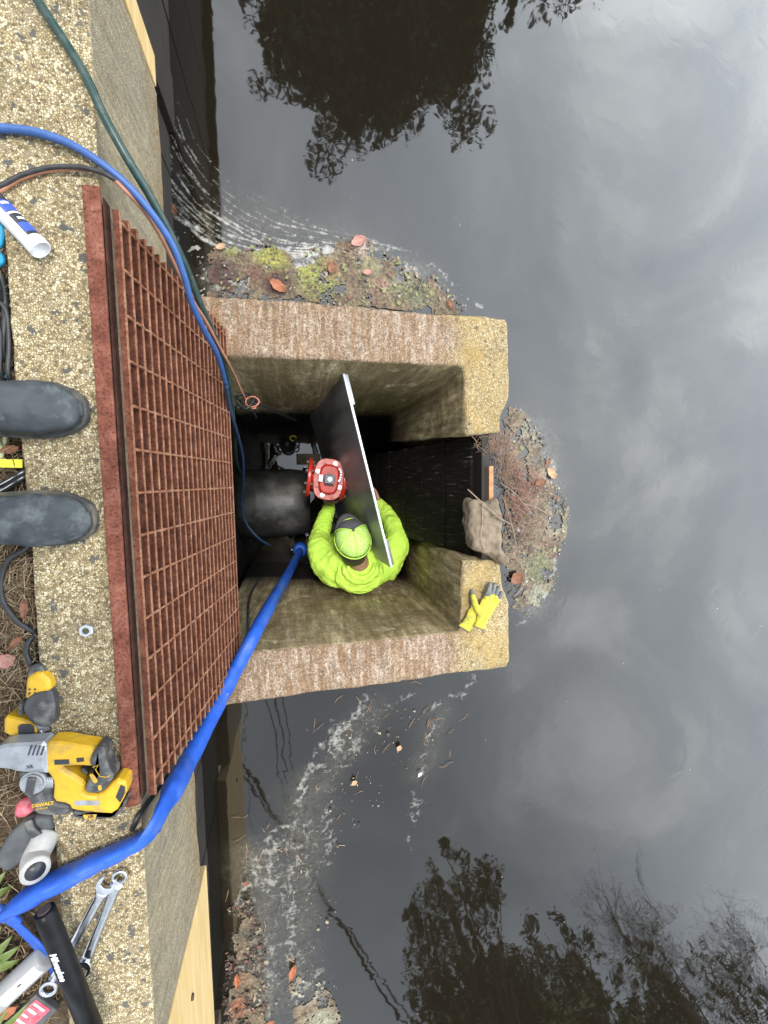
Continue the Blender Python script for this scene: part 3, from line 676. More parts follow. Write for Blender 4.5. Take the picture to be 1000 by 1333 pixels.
cable('pump_hose', 'dark blue lower length of hose hanging down over the black pipe in the box', 'hose',
      [A(294,500,-.48),A(300,535,-.7),A(309,565,-1.0),A(316,595,-1.35),A(317,630,-1.6),A(315,655,-1.75),A(320,680,-1.8),A(336,700,-1.82),A(352,710,-1.9)], .0078, M_DBLUE)
cable('extension_cord', 'thin orange brown cord curving beside the blue hose and over the grate', 'cord',
      [A(-20,262,.008),A(3,247,.008),A(25,233,.008),A(60,222,.008),A(105,219,.008),A(140,228,.008),A(165,250,.0),A(190,278,-.03),A(212,313,-.07),A(235,360,-.14),A(252,393,-.19),A(268,418,-.25),A(284,448,-.33),A(297,472,-.42),A(306,490,-.6),A(314,508,-.74),A(320,520,-.87)], .0045, M_ORANGE)
cable('extension_cord', 'black cord lying against the orange brown cord on the upper part of the cap', 'cord',
      [A(-20,252,.012),A(5,240,.012),A(28,228,.012),A(60,219,.012),A(95,217,.012),A(128,223,.012),A(150,234,.008),A(163,242,-.02),A(172,252,-.08)], .0045, M_BLACKC)
# knot of wires on the inner wall
kw, KT = wthing('wire_tangle', 'small tangle of black and reddish wires hanging on the inner wall of the box', 'wires', A(322,522,-1.0))
g = G(); r = random.Random(5)
for i in range(5):
    c = A(322+r.uniform(-5,5), 522+r.uniform(-3,4), -.88); g.tube([c+Vector((math.cos(a)*.035*r.uniform(.7,1.1), math.sin(a)*.03, .02*math.sin(a*2+i)+.01*i)) for a in [x*.45+i for x in range(15)]], .0035, 6)
put(g, 'black_loops', M_BLACKC, kw, KT)
g = G()
for i in range(2):
    c = A(329, 524, -.86); g.tube([c+Vector((math.cos(a)*.028, math.sin(a)*.022, .012*math.sin(a+i*2)+.02*i)) for a in [x*.4+i for x in range(14)]], .003, 6)
put(g, 'red_loops', M_SALMON, kw, KT)
g = G(); g.tube(smooth([A(332,524,-.88),A(350,531,-1.1),A(365,538,-1.3),A(385,547,-1.6)], 5), .009, 6); g.tube(smooth([A(318,522,-.88),A(306,530,-.9),A(298,532,-.95)], 5), .007, 6)
g.tube(smooth([A(324,526,-.88),A(330,536,-.95),A(334,544,-1.05)], 5), .004, 6)
put(g, 'lead', M_BLACKC, kw, KT)
cable('pump_cable', 'black cable hugging the lower edge of the grate beside the wide blue hose', 'cord',
      [A(338,752,-1.5),A(326,775,-1.1),A(323,800,-.8),A(322,825,-.66),A(313,845,-.66),A(303,868,-.60),A(288,895,-.50),A(272,925,-.42),A(255,955,-.33),A(238,985,-.26),A(222,1008,-.20),A(205,1028,-.12),A(192,1045,-.04),A(180,1062,.01),A(172,1080,.012)], .0065, M_BLACKC)
# wide blue lay-flat hose with a kink on the cap
P = [A(391,716,-2.12),A(378,742,-1.66),A(362,770,-1.20),A(344,802,-.82),A(328,832,-.635),A(313,860,-.60),A(300,884,-.54),A(284,915,-.46),A(264,955,-.33),A(244,992,-.21),A(228,1022,-.10),A(212,1052,-.01),A(200,1078,.035),A(184,1094,.034),A(160,1106,.030),A(130,1120,.030),A(95,1138,.030),A(62,1154,.032),A(35,1170,.030),A(14,1188,.026)]
Ps = smooth(P, 6); nP = len(Ps)
rr = []; ff = []
for i in range(nP):
    u = i/(nP-1); w_ = .0335
    if u > .60: w_ = .0335+.017*math.sin((u-.60)/.4*PI/2)
    kn = math.exp(-((i-12*6)/3.2)**2); w_ += .004*kn
    rr.append(w_*(1+.02*math.sin(i*.9))); ff.append((.78 if u < .55 else .46)-.22*kn-(.30*max(0, u-.93)/.07))
hz_, HT = wthing('discharge_hose', 'wide bright blue lay-flat hose climbing out of the box and kinking over the cap', 'hose', P[5])
g = G(); g.tube(Ps, rr, 18, flat=ff); o = put(g, 'hose', M_BLUEH, hz_, HT); mods(o, sub=1, disp=[(.035, .004), (.12, .006)])
# folded-back tail under the bar
g = G(); Q = smooth([A(14,1188,.024),A(6,1194,.012),A(20,1204,.004),A(40,1222,-.002),A(60,1246,-.004),A(78,1275,-.004)], 6)
g.tube(Q, [.036-.016*min(1, i/8) for i in range(len(Q))], 16, flat=.22); o = put(g, 'folded_tail', M_BLUEH, hz_, HT); mods(o, sub=1, disp=[(.03, .004)])
def text(s, size, mat, name, parent=None, M=None, shear=0, ext=.0006, bold=.0):
    c = bpy.data.curves.new('tmp', 'FONT'); c.body = s; c.size = size; c.extrude = ext; c.shear = shear; c.offset = bold; c.align_x = 'CENTER'; c.align_y = 'CENTER'
    to = bpy.data.objects.new('tmp', c); dg = bpy.context.evaluated_depsgraph_get(); me = bpy.data.meshes.new_from_object(to)
    bpy.data.objects.remove(to); me.materials.clear(); me.materials.append(mat); me.name = name
    if M is not None: me.transform(M)
    o = bpy.data.objects.new(name, me); COL.objects.link(o)
    if parent is not None: o.parent = parent
    return o
M_EMB = pm('embossed_pale_blue', (.12,.24,.66), (.16,.28,.7), .6, bs=0)
tp = A(292,905,-.50); d_ = (A(264,955,-.33)-A(300,884,-.56)).normalized()
ax = -d_; nrm = Vector((CX,CY,CZ))-tp; nrm = (nrm-ax*nrm.dot(ax)).normalized(); MT = Matrix((ax, nrm.cross(ax), nrm)).transposed().to_4x4()
text('2 10', .036, M_EMB, 'embossed_numbers', hz_, HT @ Matrix.Translation(tp+nrm*.031) @ MT)
# hose coupling with camlock ears at the bottom
cp, CT = wthing('hose_coupling', 'blue hose coupling with two shiny ears at the lower end of the wide hose', 'coupling', A(391,716,-2.3))
g = G(); c = A(391,716,-2.16); g.lathe([(.02,-.10),(.052,-.09),(.055,-.02),(.048,0),(.05,.02),(.035,.035)], 20, M=Matrix.Translation(c)); put(g, 'collar', M_BLUEH, cp, CT)
for sx in (-1, 1):
    g = G(); g.lathe([(.002,-.02),(.016,-.012),(.019,0),(.016,.012),(.002,.02)], 12, M=Matrix.Translation(c+Vector((sx*.062, .004, .0)))); g.box((-.006,-.006,-.06),(.006,.006,0), M=Matrix.Translation(c+Vector((sx*.06,0,0)))); put(g, 'cam_ear', M_STEEL, cp, CT)
# ------------------------------------------------------------------ black pipe, pump
pc = A(352,658,-2.06)
pp, PTm = wthing('outlet_pipe', 'large wet black pipe lying in the bottom of the box below the grate', 'pipe', (.25, pc.y, -2.55))
xe = A(405,655,-2.05).x
g = G(); R0 = .262; g.lathe([(R0*.97,-.06),(R0,.02),(R0*1.0,.08),(R0*1.02,.10),(R0*.99,.13),(R0*.985,xe-.14),(R0*.95,xe-.05),(R0*.87,xe-.015),(R0*.80,xe),(R0*.74,xe-.01),(R0*.72,xe-.2)], 56, M=Matrix.Translation((0, pc.y, -2.30)), axis='X')
o = put(g, 'barrel', M_PIPE, pp, PTm); mods(o, disp=[(.12, .02), (.02, .003)])
sm_, ST = wthing('sump_pump', 'small round black pump with a yellow ring standing in the dark water', 'pump', A(374,579,-2.5))
c = A(374,578,-2.28); g = G(); g.lathe([(.055,-.25),(.06,-.24),(.06,-.03),(.062,-.02),(.062,0),(.054,.014),(.03,.018),(.026,.04),(.01,.044)], 24, M=Matrix.Translation(c)); put(g, 'body', M_BLACKP, sm_, ST)
g = G(); g.tube([c+Vector((.045+.022*math.cos(a), .04+.018*math.sin(a), .035)) for a in [x*.42 for x in range(13)]], .005, 8); put(g, 'lifting_ring', M_YTAPE, sm_, ST)
for sx in (-1, 1):
    g = G(); g.tube([c+Vector((sx*(.06+.03*math.sin(a)), .03*math.cos(a), 0)) for a in [x*.4 for x in range(9)]], .006, 6); put(g, 'handle', M_BLACKP, sm_, ST)
beam('floor_plank', 'short tan plank end lying in the dark water beside the pump', A(390,604,-2.4).y, A(390,590,-2.4).y, -2.505, -2.46, A(386,600,-2.4).x, A(418,600,-2.4).x, pm('tan_plank', (.32,.26,.18), (.25,.2,.14), .8, scale=20))['category'] = 'plank'
# ------------------------------------------------------------------ aluminium plate
pa = A(446,484,-.88); pb = A(509,739,-1.08); hgt = 1.15
dn = Vector((-.10, .0, -1)).normalized()
ex = (pb-pa).normalized(); nn = ex.cross(dn).normalized()
pl, LT = wthing('metal_plate', 'tall aluminium plate standing on edge in the box, held by the crouching worker', 'plate', (pa+pb)/2+dn*hgt)
g = G(); th = .006
def plv(a, d, s): return a+dn*d+nn*s
top = [plv(pa,0,0), plv(pb,0,0), plv(pb,0,th), plv(pa,0,th)]; b0 = pa+ex*.0; b1 = pb-ex*.0
g.hexa(top, [plv(pa,hgt,0), plv(pb,hgt,0), plv(pb,hgt,th), plv(pa,hgt,th)]); o = put(g, 'sheet', M_ALU, pl, LT)
g = G(); e0 = -.003; g.hexa([plv(pa+ex*.0,-.003,-.002), plv(pb,-.003,-.002), plv(pb,-.003,th+.003), plv(pa,-.003,th+.003)], [plv(pa,.012,-.002), plv(pb,.012,-.002), plv(pb,.012,th+.003), plv(pa,.012,th+.003)]); o = put(g, 'edge_strip', M_ALUE, pl, LT); mods(o, bevel=.001)
sgn = 1 if nn.x > 0 else -1
for (u0, u1) in ((.01, .15), (.84, .99)):
    q0 = pa.lerp(pb, u0); q1 = pa.lerp(pb, u1); g = G(); n0 = th+.003 if sgn > 0 else -.002; n1 = n0+.014*sgn
    g.hexa([plv(q0,.004,n0), plv(q1,.004,n0), plv(q1,.004,n1), plv(q0,.004,n1)], [plv(q0,.016,n0), plv(q1,.016,n0), plv(q1,.016,n1), plv(q0,.016,n1)]); o = put(g, 'end_bracket', M_STEELD, pl, LT); mods(o, bevel=.002)
# ------------------------------------------------------------------ red gate valve bolted against the plate
vz = -1.50; vc = A(428,624,vz)
rot = math.radians(-8)
VM = Matrix.Translation(vc) @ Matrix.Rotation(rot, 4, 'Z')
gv = thing('gate_valve', 'red flanged gate valve with a grey operating nut, held up against the plate', 'valve', vc, (0, 0, rot))
def flange(x, name, lab=None):
    g = G(); R1 = .122; g.lathe([(.05,x-.011),(R1-.002,x-.011),(R1,x-.008),(R1,x+.008),(R1-.002,x+.011),(.05,x+.011)], 40, axis='X', M=Matrix.Translation((0,0,-.14)))
    f = g.obj(name, M_RED, gv); mods(f, bevel=.001)
    for k in range(8):
        a = PI/8+k*PI/4; g = G(); yy, zz = math.cos(a)*.1, math.sin(a)*.1-.14
        g.cyl((x-.024, yy, zz), (x+.024, yy, zz), .009, 6); b_ = g.obj('bolt', M_BOLT, f)
    return f
flange(-.112, 'flange'); flange(.100, 'flange')
g = G(); g.lathe([(.078,-.105),(.074,-.08),(.072,0),(.074,.08),(.078,.105)], 32, axis='X', M=Matrix.Translation((0,0,-.14)))
g.tube([(0,0,-.30),(0,0,-.2),(0,0,-.10),(0,0,-.02)], [.06,.085,.088,.078], 28, flat=1.0, up=Vector((0,1,0)))
g.obj('valve_body', M_RED, gv)
def oval(rx, ry, n=28, p=3.0): return [(rx*math.copysign(abs(math.cos(2*PI*k/n))**(2/p), math.cos(2*PI*k/n)), ry*math.copysign(abs(math.sin(2*PI*k/n))**(2/p), math.sin(2*PI*k/n))) for k in range(n)]
g = G(); g.prism(oval(.088,.122), -.03, -.004, bev=.003); bf = g.obj('bonnet_flange', M_RED_LIT, gv)
g = G(); g.prism(oval(.060,.088), -.002, .030, bev=.012); bn = g.obj('bonnet', M_RED, gv)
for k in range(8):
    a = k*PI/4+PI/8; x, y = .073*math.cos(a)*1.0, .104*math.sin(a)
    g = G(); g.cyl((x,y,-.002),(x,y,.012),.014,18); g.cyl((x,y,.012),(x,y,.022),.008,6); g.obj('bolt', M_BOLT if k % 2 else M_RED_LIT, bf)
g = G(); g.cyl((0,0,.03),(0,0,.05),.034,20); g.box((-.028,-.026,.05),(.028,.026,.085)); o = g.obj('operating_nut', M_STEELD, gv); o.data.materials[0] = pm('cast_grey', (.16,.165,.17), (.11,.115,.12), .5, .3, scale=60); mods(o, bevel=.003)
g = G(); g.cyl((0,0,.0855),(0,0,.094),.013,14); g.obj('nut_bolt', M_STEEL, o)
g = G(); g.box((-.062,-.020,.031),(-.036,.022,.045)); q = g.obj('tag_plate', M_STEELD, gv); mods(q, bevel=.002)
g = G(); 
for k in range(7): a = k*.45-1.2; g.cyl((.052+.012*math.cos(a), .03+.035*math.sin(a), .03), (.052+.012*math.cos(a), .03+.035*math.sin(a), .046), .006, 8)
g.obj('chain_links', M_STEELD, gv)
# ------------------------------------------------------------------ people
def ringE(c, a, b, ax_, bx_, n=20, pw=2.0):
    ax_ = Vector(ax_).normalized(); bx_ = Vector(bx_).normalized(); r = []
    for k in range(n):
        ca, sa = math.cos(2*PI*k/n), math.sin(2*PI*k/n)
        r.append(Vector(c)+ax_*(a*math.copysign(abs(ca)**(2/pw), ca))+bx_*(b*math.copysign(abs(sa)**(2/pw), sa)))
    return r
def limb(g, pts, rad, n=16, k=6, mi=0, M=None):
    P = smooth(pts, k); R2 = []
    for i in range(len(P)):
        u = i/k; j = min(int(u), len(rad)-2); f = u-j; f = f*f*(3-2*f); R2.append(rad[j]*(1-f)+rad[j+1]*f)
    # round the ends
    d0 = (P[0]-P[1]).normalized(); d1 = (P[-1]-P[-2]).normalized()
    P2 = [P[0]+d0*R2[0]*.85, P[0]+d0*R2[0]*.5] + P + [P[-1]+d1*R2[-1]*.5, P[-1]+d1*R2[-1]*.85]
    RR = [R2[0]*.35, R2[0]*.8] + R2 + [R2[-1]*.8, R2[-1]*.35]
    g.tube(P2, RR, n, mi, M=M)
def hand(g, wr, dirv, palmn, L=.19, curl=.5, side=1):
    """palm and five fingers; dirv: towards fingertips, palmn: direction the palm faces, side: which side the thumb leaves"""
    d = Vector(dirv).normalized(); pn = Vector(palmn); pn = (pn-d*pn.dot(d)).normalized(); s = d.cross(pn)*side
    pl_ = L*.52; rings = []
    for u, w, h in ((-.02,.027,.021),(.15,.032,.02),(.5,.041,.017),(.85,.043,.014),(1.0,.038,.010)):
        rings.append(ringE(wr+d*pl_*u, w, h, s, pn, 16, 2.4))
    g.loft(rings)
    for i, (off, ln, r0) in enumerate(((.031,.40,.0090),(.0105,.45,.0094),(-.0105,.42,.0090),(-.031,.33,.0078))):
        p = wr+d*pl_*.93+s*off; a = 0; pts = [p-d*.02, p]; seg = [.42,.33,.25]
        for q in seg:
            a += curl*(.9+.1*i); p = p+(d*math.cos(a)+pn*math.sin(a))*L*ln*q; pts.append(p.copy())
        limb(g, pts, [r0*1.05, r0, r0*.98, r0*.9, r0*.78], 10, 3)
    p = wr+d*pl_*.25+s*.03; pts = [p-s*.012]
    for q, aa in ((.03,.45),(.030,.75),(.024,1.0)):
        p = p+(s*math.cos(aa)*1.0+d*math.sin(aa)+pn*.45).normalized()*q; pts.append(p.copy())
    limb(g, pts, [.014,.0125,.011,.009], 10, 3)
def head(g, c, face, upv, mi=0, s=1.0):
    """c: centre of head; face: looking direction; upv: towards crown"""
    f = Vector(face).normalized(); u = Vector(upv); u = (u-f*u.dot(f)).normalized(); r = f.cross(u)
    H = .115*s
    prof = [(-1.02,.10,.12,.52),(-.98,.30,.34,.42),(-.86,.46,.52,.30),(-.66,.58,.70,.16),(-.40,.66,.80,.06),(-.10,.70,.86,.0),(.2,.71,.88,-.03),(.5,.66,.82,-.05),(.75,.52,.64,-.06),(.92,.32,.40,-.06),(1.0,.10,.12,-.06)]
    g.loft([ringE(c+u*H*z+f*H*off, H*w, H*dd, r, f, 24, 2.2) for z, w, dd, off in prof], mi)
    # nose, brow, ears
    g.loft([ringE(c+u*H*z+f*H*(.80+o_), H*w, H*w, r, f, 8) for z, w, o_ in ((.02,.05,.0),(-.15,.08,.05),(-.28,.13,.10),(-.36,.10,.04))], mi)
    for sd in (-1, 1):
        e_ = c+r*sd*H*.70-u*H*.08-f*H*.02
        g.loft([ringE(e_+r*sd*H*t_, H*.10*q, H*.22*q, f, u, 10) for t_, q in ((-.06,.8),(.02,1),(.10,.95),(.14,.5))], mi)
        g.loft([ringE(c+r*sd*H*.26+u*H*.06+f*H*(.74+t_), H*.12*q, H*.07*q, r, u, 8) for t_, q in ((0,1),(.05,.8),(.07,.2))], mi)
    for z in (-.52, -.60): g.loft([ringE(c+u*H*z+f*H*(.66+t_), H*.24*q, H*.05*q, r, u, 10) for t_, q in ((0,1),(.08,.85),(.11,.3))], mi)
    return f, u, r, H
# --- worker in the box
WB = Vector((.70,-.50,-2.5))
wk, WT = wthing('person', 'worker in lime hooded shirt and cap, holding the red valve down in the box', 'person', WB)
neck = A(468,735,-1.40); hc = A(459,706,-1.30)
shL = A(419,728,-1.46); shR = A(511,731,-1.46)
elL = A(417,699,-1.66); wrL = A(428,660,-1.80)
elR = A(512,688,-1.60); wrR = A(494,657,-1.80)
# skin body: neck, head, hands, forearms, hips and legs as one mesh
g = G()
fdir = Vector((-.12,.80,-.62)); udir = Vector((-.05,.60,.78))
f, u, r_, H = head(g, hc, fdir, udir)
limb(g, [neck+Vector((0,-.02,-.08)), neck, hc-f*.03-u*.04], [.07,.062,.058])
limb(g, [shL+Vector((.03,.0,-.02)), elL, wrL], [.05,.042,.028]); limb(g, [shR-Vector((.03,0,.02)), elR, wrR], [.05,.042,.028])
hand(g, wrL, Vector((.0,1,.10)), Vector((.35,.1,1)), curl=.55, side=1)
hand(g, wrR, Vector((-.3,1,-.1)), Vector((-1,-.1,0)), curl=.25, side=-1)
hip = Vector((.71,-.50,-2.02))
limb(g, [neck+Vector((0,-.03,-.08)), Vector((.705,-.50,-1.75)), hip], [.11,.15,.16])
for s in (-1, 1):
    limb(g, [hip+Vector((s*.09,0,0)), hip+Vector((s*.13,.10,-.26)), hip+Vector((s*.13,-.02,-.62))], [.095,.07,.05])
o = put(g, 'body', M_SKIN, wk, WT); mods(o, voxel=.0045, smooth_it=3)
g = G()
for s in (-1, 1):
    limb(g, [hip+Vector((s*.085,0,.02)), hip+Vector((s*.13,.10,-.26)), hip+Vector((s*.13,-.02,-.60))], [.125,.098,.08])
limb(g, [hip+Vector((-.08,0,.02)), hip+Vector((.08,0,.02))], [.15,.15], k=3)
o = put(g, 'trousers', M_TROU, wk, WT); mods(o, voxel=.012, smooth_it=4, disp=[(.06,.02)])
# hooded shirt
g = G(); X_, Y_ = Vector((1,0,0)), Vector((0,1,0)); cX = (shL.x+shR.x)/2
hcx = neck
tor = [(-1.98,.19,.14,-.50,2.3),(-1.85,.20,.15,-.50,2.4),(-1.70,.215,.155,-.50,2.5),(-1.58,.232,.158,-.505,2.6),(-1.49,.240,.150,-.510,2.6),(-1.435,.225,.130,-.512,2.5),(-1.40,.180,.105,-.508,2.3),(-1.375,.115,.085,-.49,2.1),(-1.365,.05,.04,-.48,2)]
g.loft([ringE((cX, y, z), a, b_, X_, Y_, 36, pw) for z, a, b_, y, pw in tor])
limb(g, [shL+Vector((.035,-.04,-.035)), shL.lerp(elL, .5)+Vector((-.012,-.01,.01)), elL, elL.lerp(wrL, .55), wrL+Vector((0,.0,0))], [.092,.074,.062,.054,.043])
limb(g, [shR+Vector((-.035,-.04,-.035)), shR.lerp(elR, .5)+Vector((.018,-.01,.01)), elR+Vector((.01,0,0)), elR.lerp(wrR, .55)+Vector((.005,0,0)), wrR], [.095,.080,.068,.056,.045])
o = put(g, 'hooded_shirt', M_LIME, wk, WT); mods(o, voxel=.0065, smooth_it=5, disp=[(.08,.022,1), (.035,.013,2)])
sh_ = o
# sleeve creases (gathered cloth on the near forearm)
g = G()
for i in range(9):
    t_ = .12+i*.095; c = elL.lerp(wrL, t_); dd = (wrL-elL).normalized(); rr_ = .060-.016*t_
    a1_ = dd.cross(Vector((0,0,1))).normalized(); a2_ = a1_.cross(dd)
    tl = .35*math.sin(i*2.1); pts = [c+a1_*math.cos(a)*rr_+a2_*math.sin(a)*rr_*(1 if a2_.z > 0 else -1)+dd*tl*.02*math.cos(a) for a in [.25+k*.22 for k in range(13)]]
    g.tube(pts, [.001+.0055*math.sin(PI*k/12) for k in range(13)], 6)
put(g, 'sleeve_folds', M_LIME, wk, WT)
# hood lying on the back: thick collar roll and pouch
g = G(); hcx = neck+Vector((.0,.012,.045)); ringp = []
for k in range(15):
    a = PI*.98+k/14*PI*1.04
    ringp.append(hcx+Vector((.104*math.cos(a)*1.0, .098*math.sin(a)*1.0, .012-.05*math.cos((k-7)/7*PI/2)*0-.022*abs((k-7)/7)**2)))
for j, (sc, dz_, rr_) in enumerate(((.72,.030,.016),(.96,.012,.022),(1.22,-.014,.024))):
    pts = [hcx+Vector(((p.x-hcx.x)*sc, (p.y-hcx.y)*sc, p.z-hcx.z+dz_)) for p in ringp]; g.tube(pts, [.004+(rr_-.004)*math.sin(PI*min(1,max(0,k/14)))**.5 for k in range(15)], 12)
g.loft([ringE(hcx+Vector((0,-.075+y_,z_)), a_, b_, X_, Y_, 24, 2.2) for y_, z_, a_, b_ in ((0,-.06,.15,.10),(-.0,-.012,.142,.095),(-.01,.006,.115,.075),(-.01,.012,.06,.04))])
o = put(g, 'hood', M_LIME, wk, WT); mods(o, voxel=.0055, smooth_it=6, disp=[(.05,.016,1), (.02,.005,2)])
# seam along the hood edge
g = G(); hp = [hcx+Vector((.148*math.cos(a), -.045+.128*math.sin(a), -.010-.022*abs(math.cos(a)))) for a in [PI+.05+k/20*(PI-.1) for k in range(21)]]; g.tube(hp, .0035, 6)
o = put(g, 'hood_seam', M_LIMES, wk, WT)
# cap
cc = hc+u*H*.22; g = G()
def capr(t_, gr=1.0):  # dome
    return math.cos(t_)*gr, math.sin(t_)*gr
back = -f; NAr = 28
def dome(k0, k1, off, mi, g, z0=0.0):
    # azimuth k0..k1 (radians, 0 = face), elevation 0..pi/2
    na = max(3, int(abs(k1-k0)/(2*PI)*NAr)+1); ne = 9; vs = []; fs = []
    for j in range(ne+1):
        e_ = z0+(PI/2-z0)*j/ne
        for i in range(na+1):
            a = k0+(k1-k0)*i/na; rad = H*.86*math.cos(e_)**.85+off*math.cos(e_)
            vs.append(cc+f*math.cos(a)*rad*1.08+r_*math.sin(a)*rad*.90+u*(H*.80*math.sin(e_)**.95+off))
    for j in range(ne):
        for i in range(na): fs.append((j*(na+1)+i, j*(na+1)+i+1, (j+1)*(na+1)+i+1, (j+1)*(na+1)+i))
    g.add(vs, fs, mi, True)
g = G(); dome(-PI*.36, PI*.36, .010, 0, g)
o = put(g, 'cap', M_GREYF, wk, WT); m = o.modifiers.new('solid', 'SOLIDIFY'); m.thickness = .003; capo = o
g = G(); dome(PI*.36, PI*1.64, .0095, 0, g, .03)
q = put(g, 'mesh_crown', M_LIMEM, capo, WT); m = q.modifiers.new('solid', 'SOLIDIFY'); m.thickness = .003
# brim
g = G(); vs = []; fs = []; nb = 14
for j in range(5):
    t_ = j/4
    for i in range(nb+1):
        a = -PI*.34+PI*.68*i/nb; rad = H*.86+.008
        p0 = f*math.cos(a)*rad*1.08+r_*math.sin(a)*rad*.90
        outw = f*(.068*math.cos(a*1.35)**.8 if math.cos(a*1.35) > 0 else 0)*t_
        vs.append(cc+p0+outw+u*(.004-.012*t_*t_-.010*abs(math.sin(a))**2))
for j in range(4):
    for i in range(nb): fs.append((j*(nb+1)+i, j*(nb+1)+i+1, (j+1)*(nb+1)+i+1, (j+1)*(nb+1)+i))
g.add(vs, fs, 0, True); q = put(g, 'brim', M_GREYF, capo, WT); m = q.modifiers.new('solid', 'SOLIDIFY'); m.thickness = .004
g = G(); g.lathe([(.001,.006),(.007,.004),(.008,0)], 12, M=Matrix.Translation(cc+u*(H*.80+.012))); put(g, 'button', M_GREYF, capo, WT)
g = G()
for a in (PI*.36, PI*.68, PI, -PI*.68, -PI*.36):
    pts = []
    for j in range(12):
        e_ = PI/2*j/11; rad = H*.86*math.cos(e_)**.85+.0125*math.cos(e_); pts.append(cc+f*math.cos(a)*rad*1.08+r_*math.sin(a)*rad*.90+u*(H*.80*math.sin(e_)**.95+.0125))
    g.tube(pts, .0022, 6)
pts = [cc+f*math.cos(a)*(H*.86+.012)*1.08+r_*math.sin(a)*(H*.86+.012)*.90+u*.006 for a in [PI*.40+k/24*PI*1.2 for k in range(25)]]
g.tube(pts, .0035, 6); put(g, 'piping', M_LIMES, capo, WT)
# white swoosh-free stitched line on the front panel
g = G(); pts = []
for k in range(10):
    a = -.45+.75*k/9; e_ = .62+.12*math.sin(k/9*PI); rad = H*.86*math.cos(e_)**.85+.0135*math.cos(e_); pts.append(cc+f*math.cos(a)*rad*1.08+r_*math.sin(a)*rad*.90+u*(H*.80*math.sin(e_)**.95+.0125))
g.tube(pts, [.0004+.0022*math.sin(PI*k/9) for k in range(10)], 6); put(g, 'front_stripe', M_LIMES, capo, WT)
# hair at the nape
g = G(); g.loft([ringE(hc+u*H*z-f*H*(.10+.22*max(0,-z)), H*w, H*d_, r_, f, 26, 2.2) for z, w, d_ in ((-1.05,.42,.40),(-.85,.54,.60),(-.66,.62,.72),(-.40,.66,.80),(-.1,.76,.90),(.25,.77,.92))]); o = put(g, 'hair', M_HAIR, wk, WT)
# lettering marks down the sleeve and on the hem of the back (unreadable in the photo)
g = G(); r = random.Random(3)
for i in range(13):
    t_ = i/12; c = (shL.lerp(elL, .55)).lerp(elL.lerp(wrL, .25), t_)+Vector((-.060,0,.028)); w_ = .006*r.uniform(.6,1.3)
    g.tube([c+Vector((-.004,-w_,-.006)), c+Vector((.004,0,.010)), c+Vector((-.004,w_,-.006)), c+Vector((.005,w_*1.4,.008))], .0016, 5)
put(g, 'sleeve_print', M_PRBLK, wk, WT)
g = G()
for i in range(12):
    x_ = cX-.11+i*.018; c = Vector((x_, -.664+.03*((x_-cX)/.12)**2*.5, -1.49)); g.tube([c+Vector((-.006,.0,-.012)), c+Vector((-.002,.004,.012)), c+Vector((.004,.0,-.010)), c+Vector((.006,.004,.010))], .002, 5)
put(g, 'back_print', M_PRBLK, wk, WT)
# --- photographer: boots on the cap, body behind the camera
b1 = [A(0,527,.08), A(113,528,.05)]; b2 = [A(0,679,.08), A(125,682,.05)]
PB = Vector((-.25,.04,.0))
ph, HTm = wthing('person', 'photographer in black rubber boots standing on the concrete cap above the grate', 'person', PB)
def boot(yt, yh, lab, xt):
    # toe at X = xt, heel 0.30 behind
    L_ = .30; bo = []
    secs = [(0.0,.010,.012,.030),(.006,.024,.036,.028),(.020,.038,.050,.026),(.045,.048,.060,.025),(.08,.0525,.070,.022),(.12,.051,.082,.02),(.16,.047,.10,.016),(.20,.045,.13,.014),(.24,.047,.17,.012),(.275,.044,.18,.012),(.30,.02,.18,.012)]
    g = G(); rings = []
    for d, w, h, z0 in secs:
        x = xt-d; y = yt+(yh-yt)*d/L_; rg = []
        for k in range(24):
            a = 2*PI*k/24; ca, sa = math.cos(a), math.sin(a)
            zz = z0+(h-z0)/2+(h-z0)/2*math.copysign(abs(sa)**(.85 if sa > 0 else .5), sa); rg.append(Vector((x, y+w*math.copysign(abs(ca)**.75, ca), zz)))
        rings.append(rg)
    g.loft(rings)
    ank = Vector((xt-.245, yt+(yh-yt)*.8, .12))
    limb(g, [ank, ank+Vector((-.03,0,.12)), ank+Vector((-.06,0,.28))], [.055,.062,.070], 20)
    o = put(g, 'boot', M_RUBBER, ph, HTm); mods(o, voxel=.004, smooth_it=4, disp=[(.05,.009,1), (.02,.003,2)]); o['label'] = lab
    g = G(); outl = []
    for d, w, h, z0 in secs: outl.append((xt-d+.004*(1 if d < .01 else 0), yt+(yh-yt)*d/L_+w+.0055))
    for d, w, h, z0 in reversed(secs): outl.append((xt-d+.004*(1 if d < .01 else 0), yt+(yh-yt)*d/L_-w-.0055))
    g.prism(outl, .003, .022, bev=.003); s = put(g, 'sole', M_SOLE, o, HTm)
    return ank
ankU = boot(.150,.148, 'upper boot in the photo, scuffed pale at the toe', at(115,528,.03).x-.012)
ankL = boot(-.075,-.062, 'lower boot in the photo, its toe closer to the grate', at(127,680,.03).x-.012)
hipP = Vector((-.50,.04,.86)); chest = Vector((-.30,.04,1.28)); hd = Vector((-.10,.04,1.55))
g = G()
for an, s in ((ankU,1),(ankL,-1)):
    limb(g, [an+Vector((-.02,0,.0)), an+Vector((-.02,.01*s,.34)), hipP+Vector((0,.10*s,0))], [.045,.06,.085])
limb(g, [hipP, (hipP+chest)/2, chest], [.14,.145,.15]); limb(g, [chest+Vector((.02,-.14,.06)), chest+Vector((.02,.14,.06))], [.085,.085], k=3)
limb(g, [chest, hd-Vector((.04,0,.08))], [.08,.058])
head(g, hd, Vector((.75,0,-.66)), Vector((.62,0,.78)))
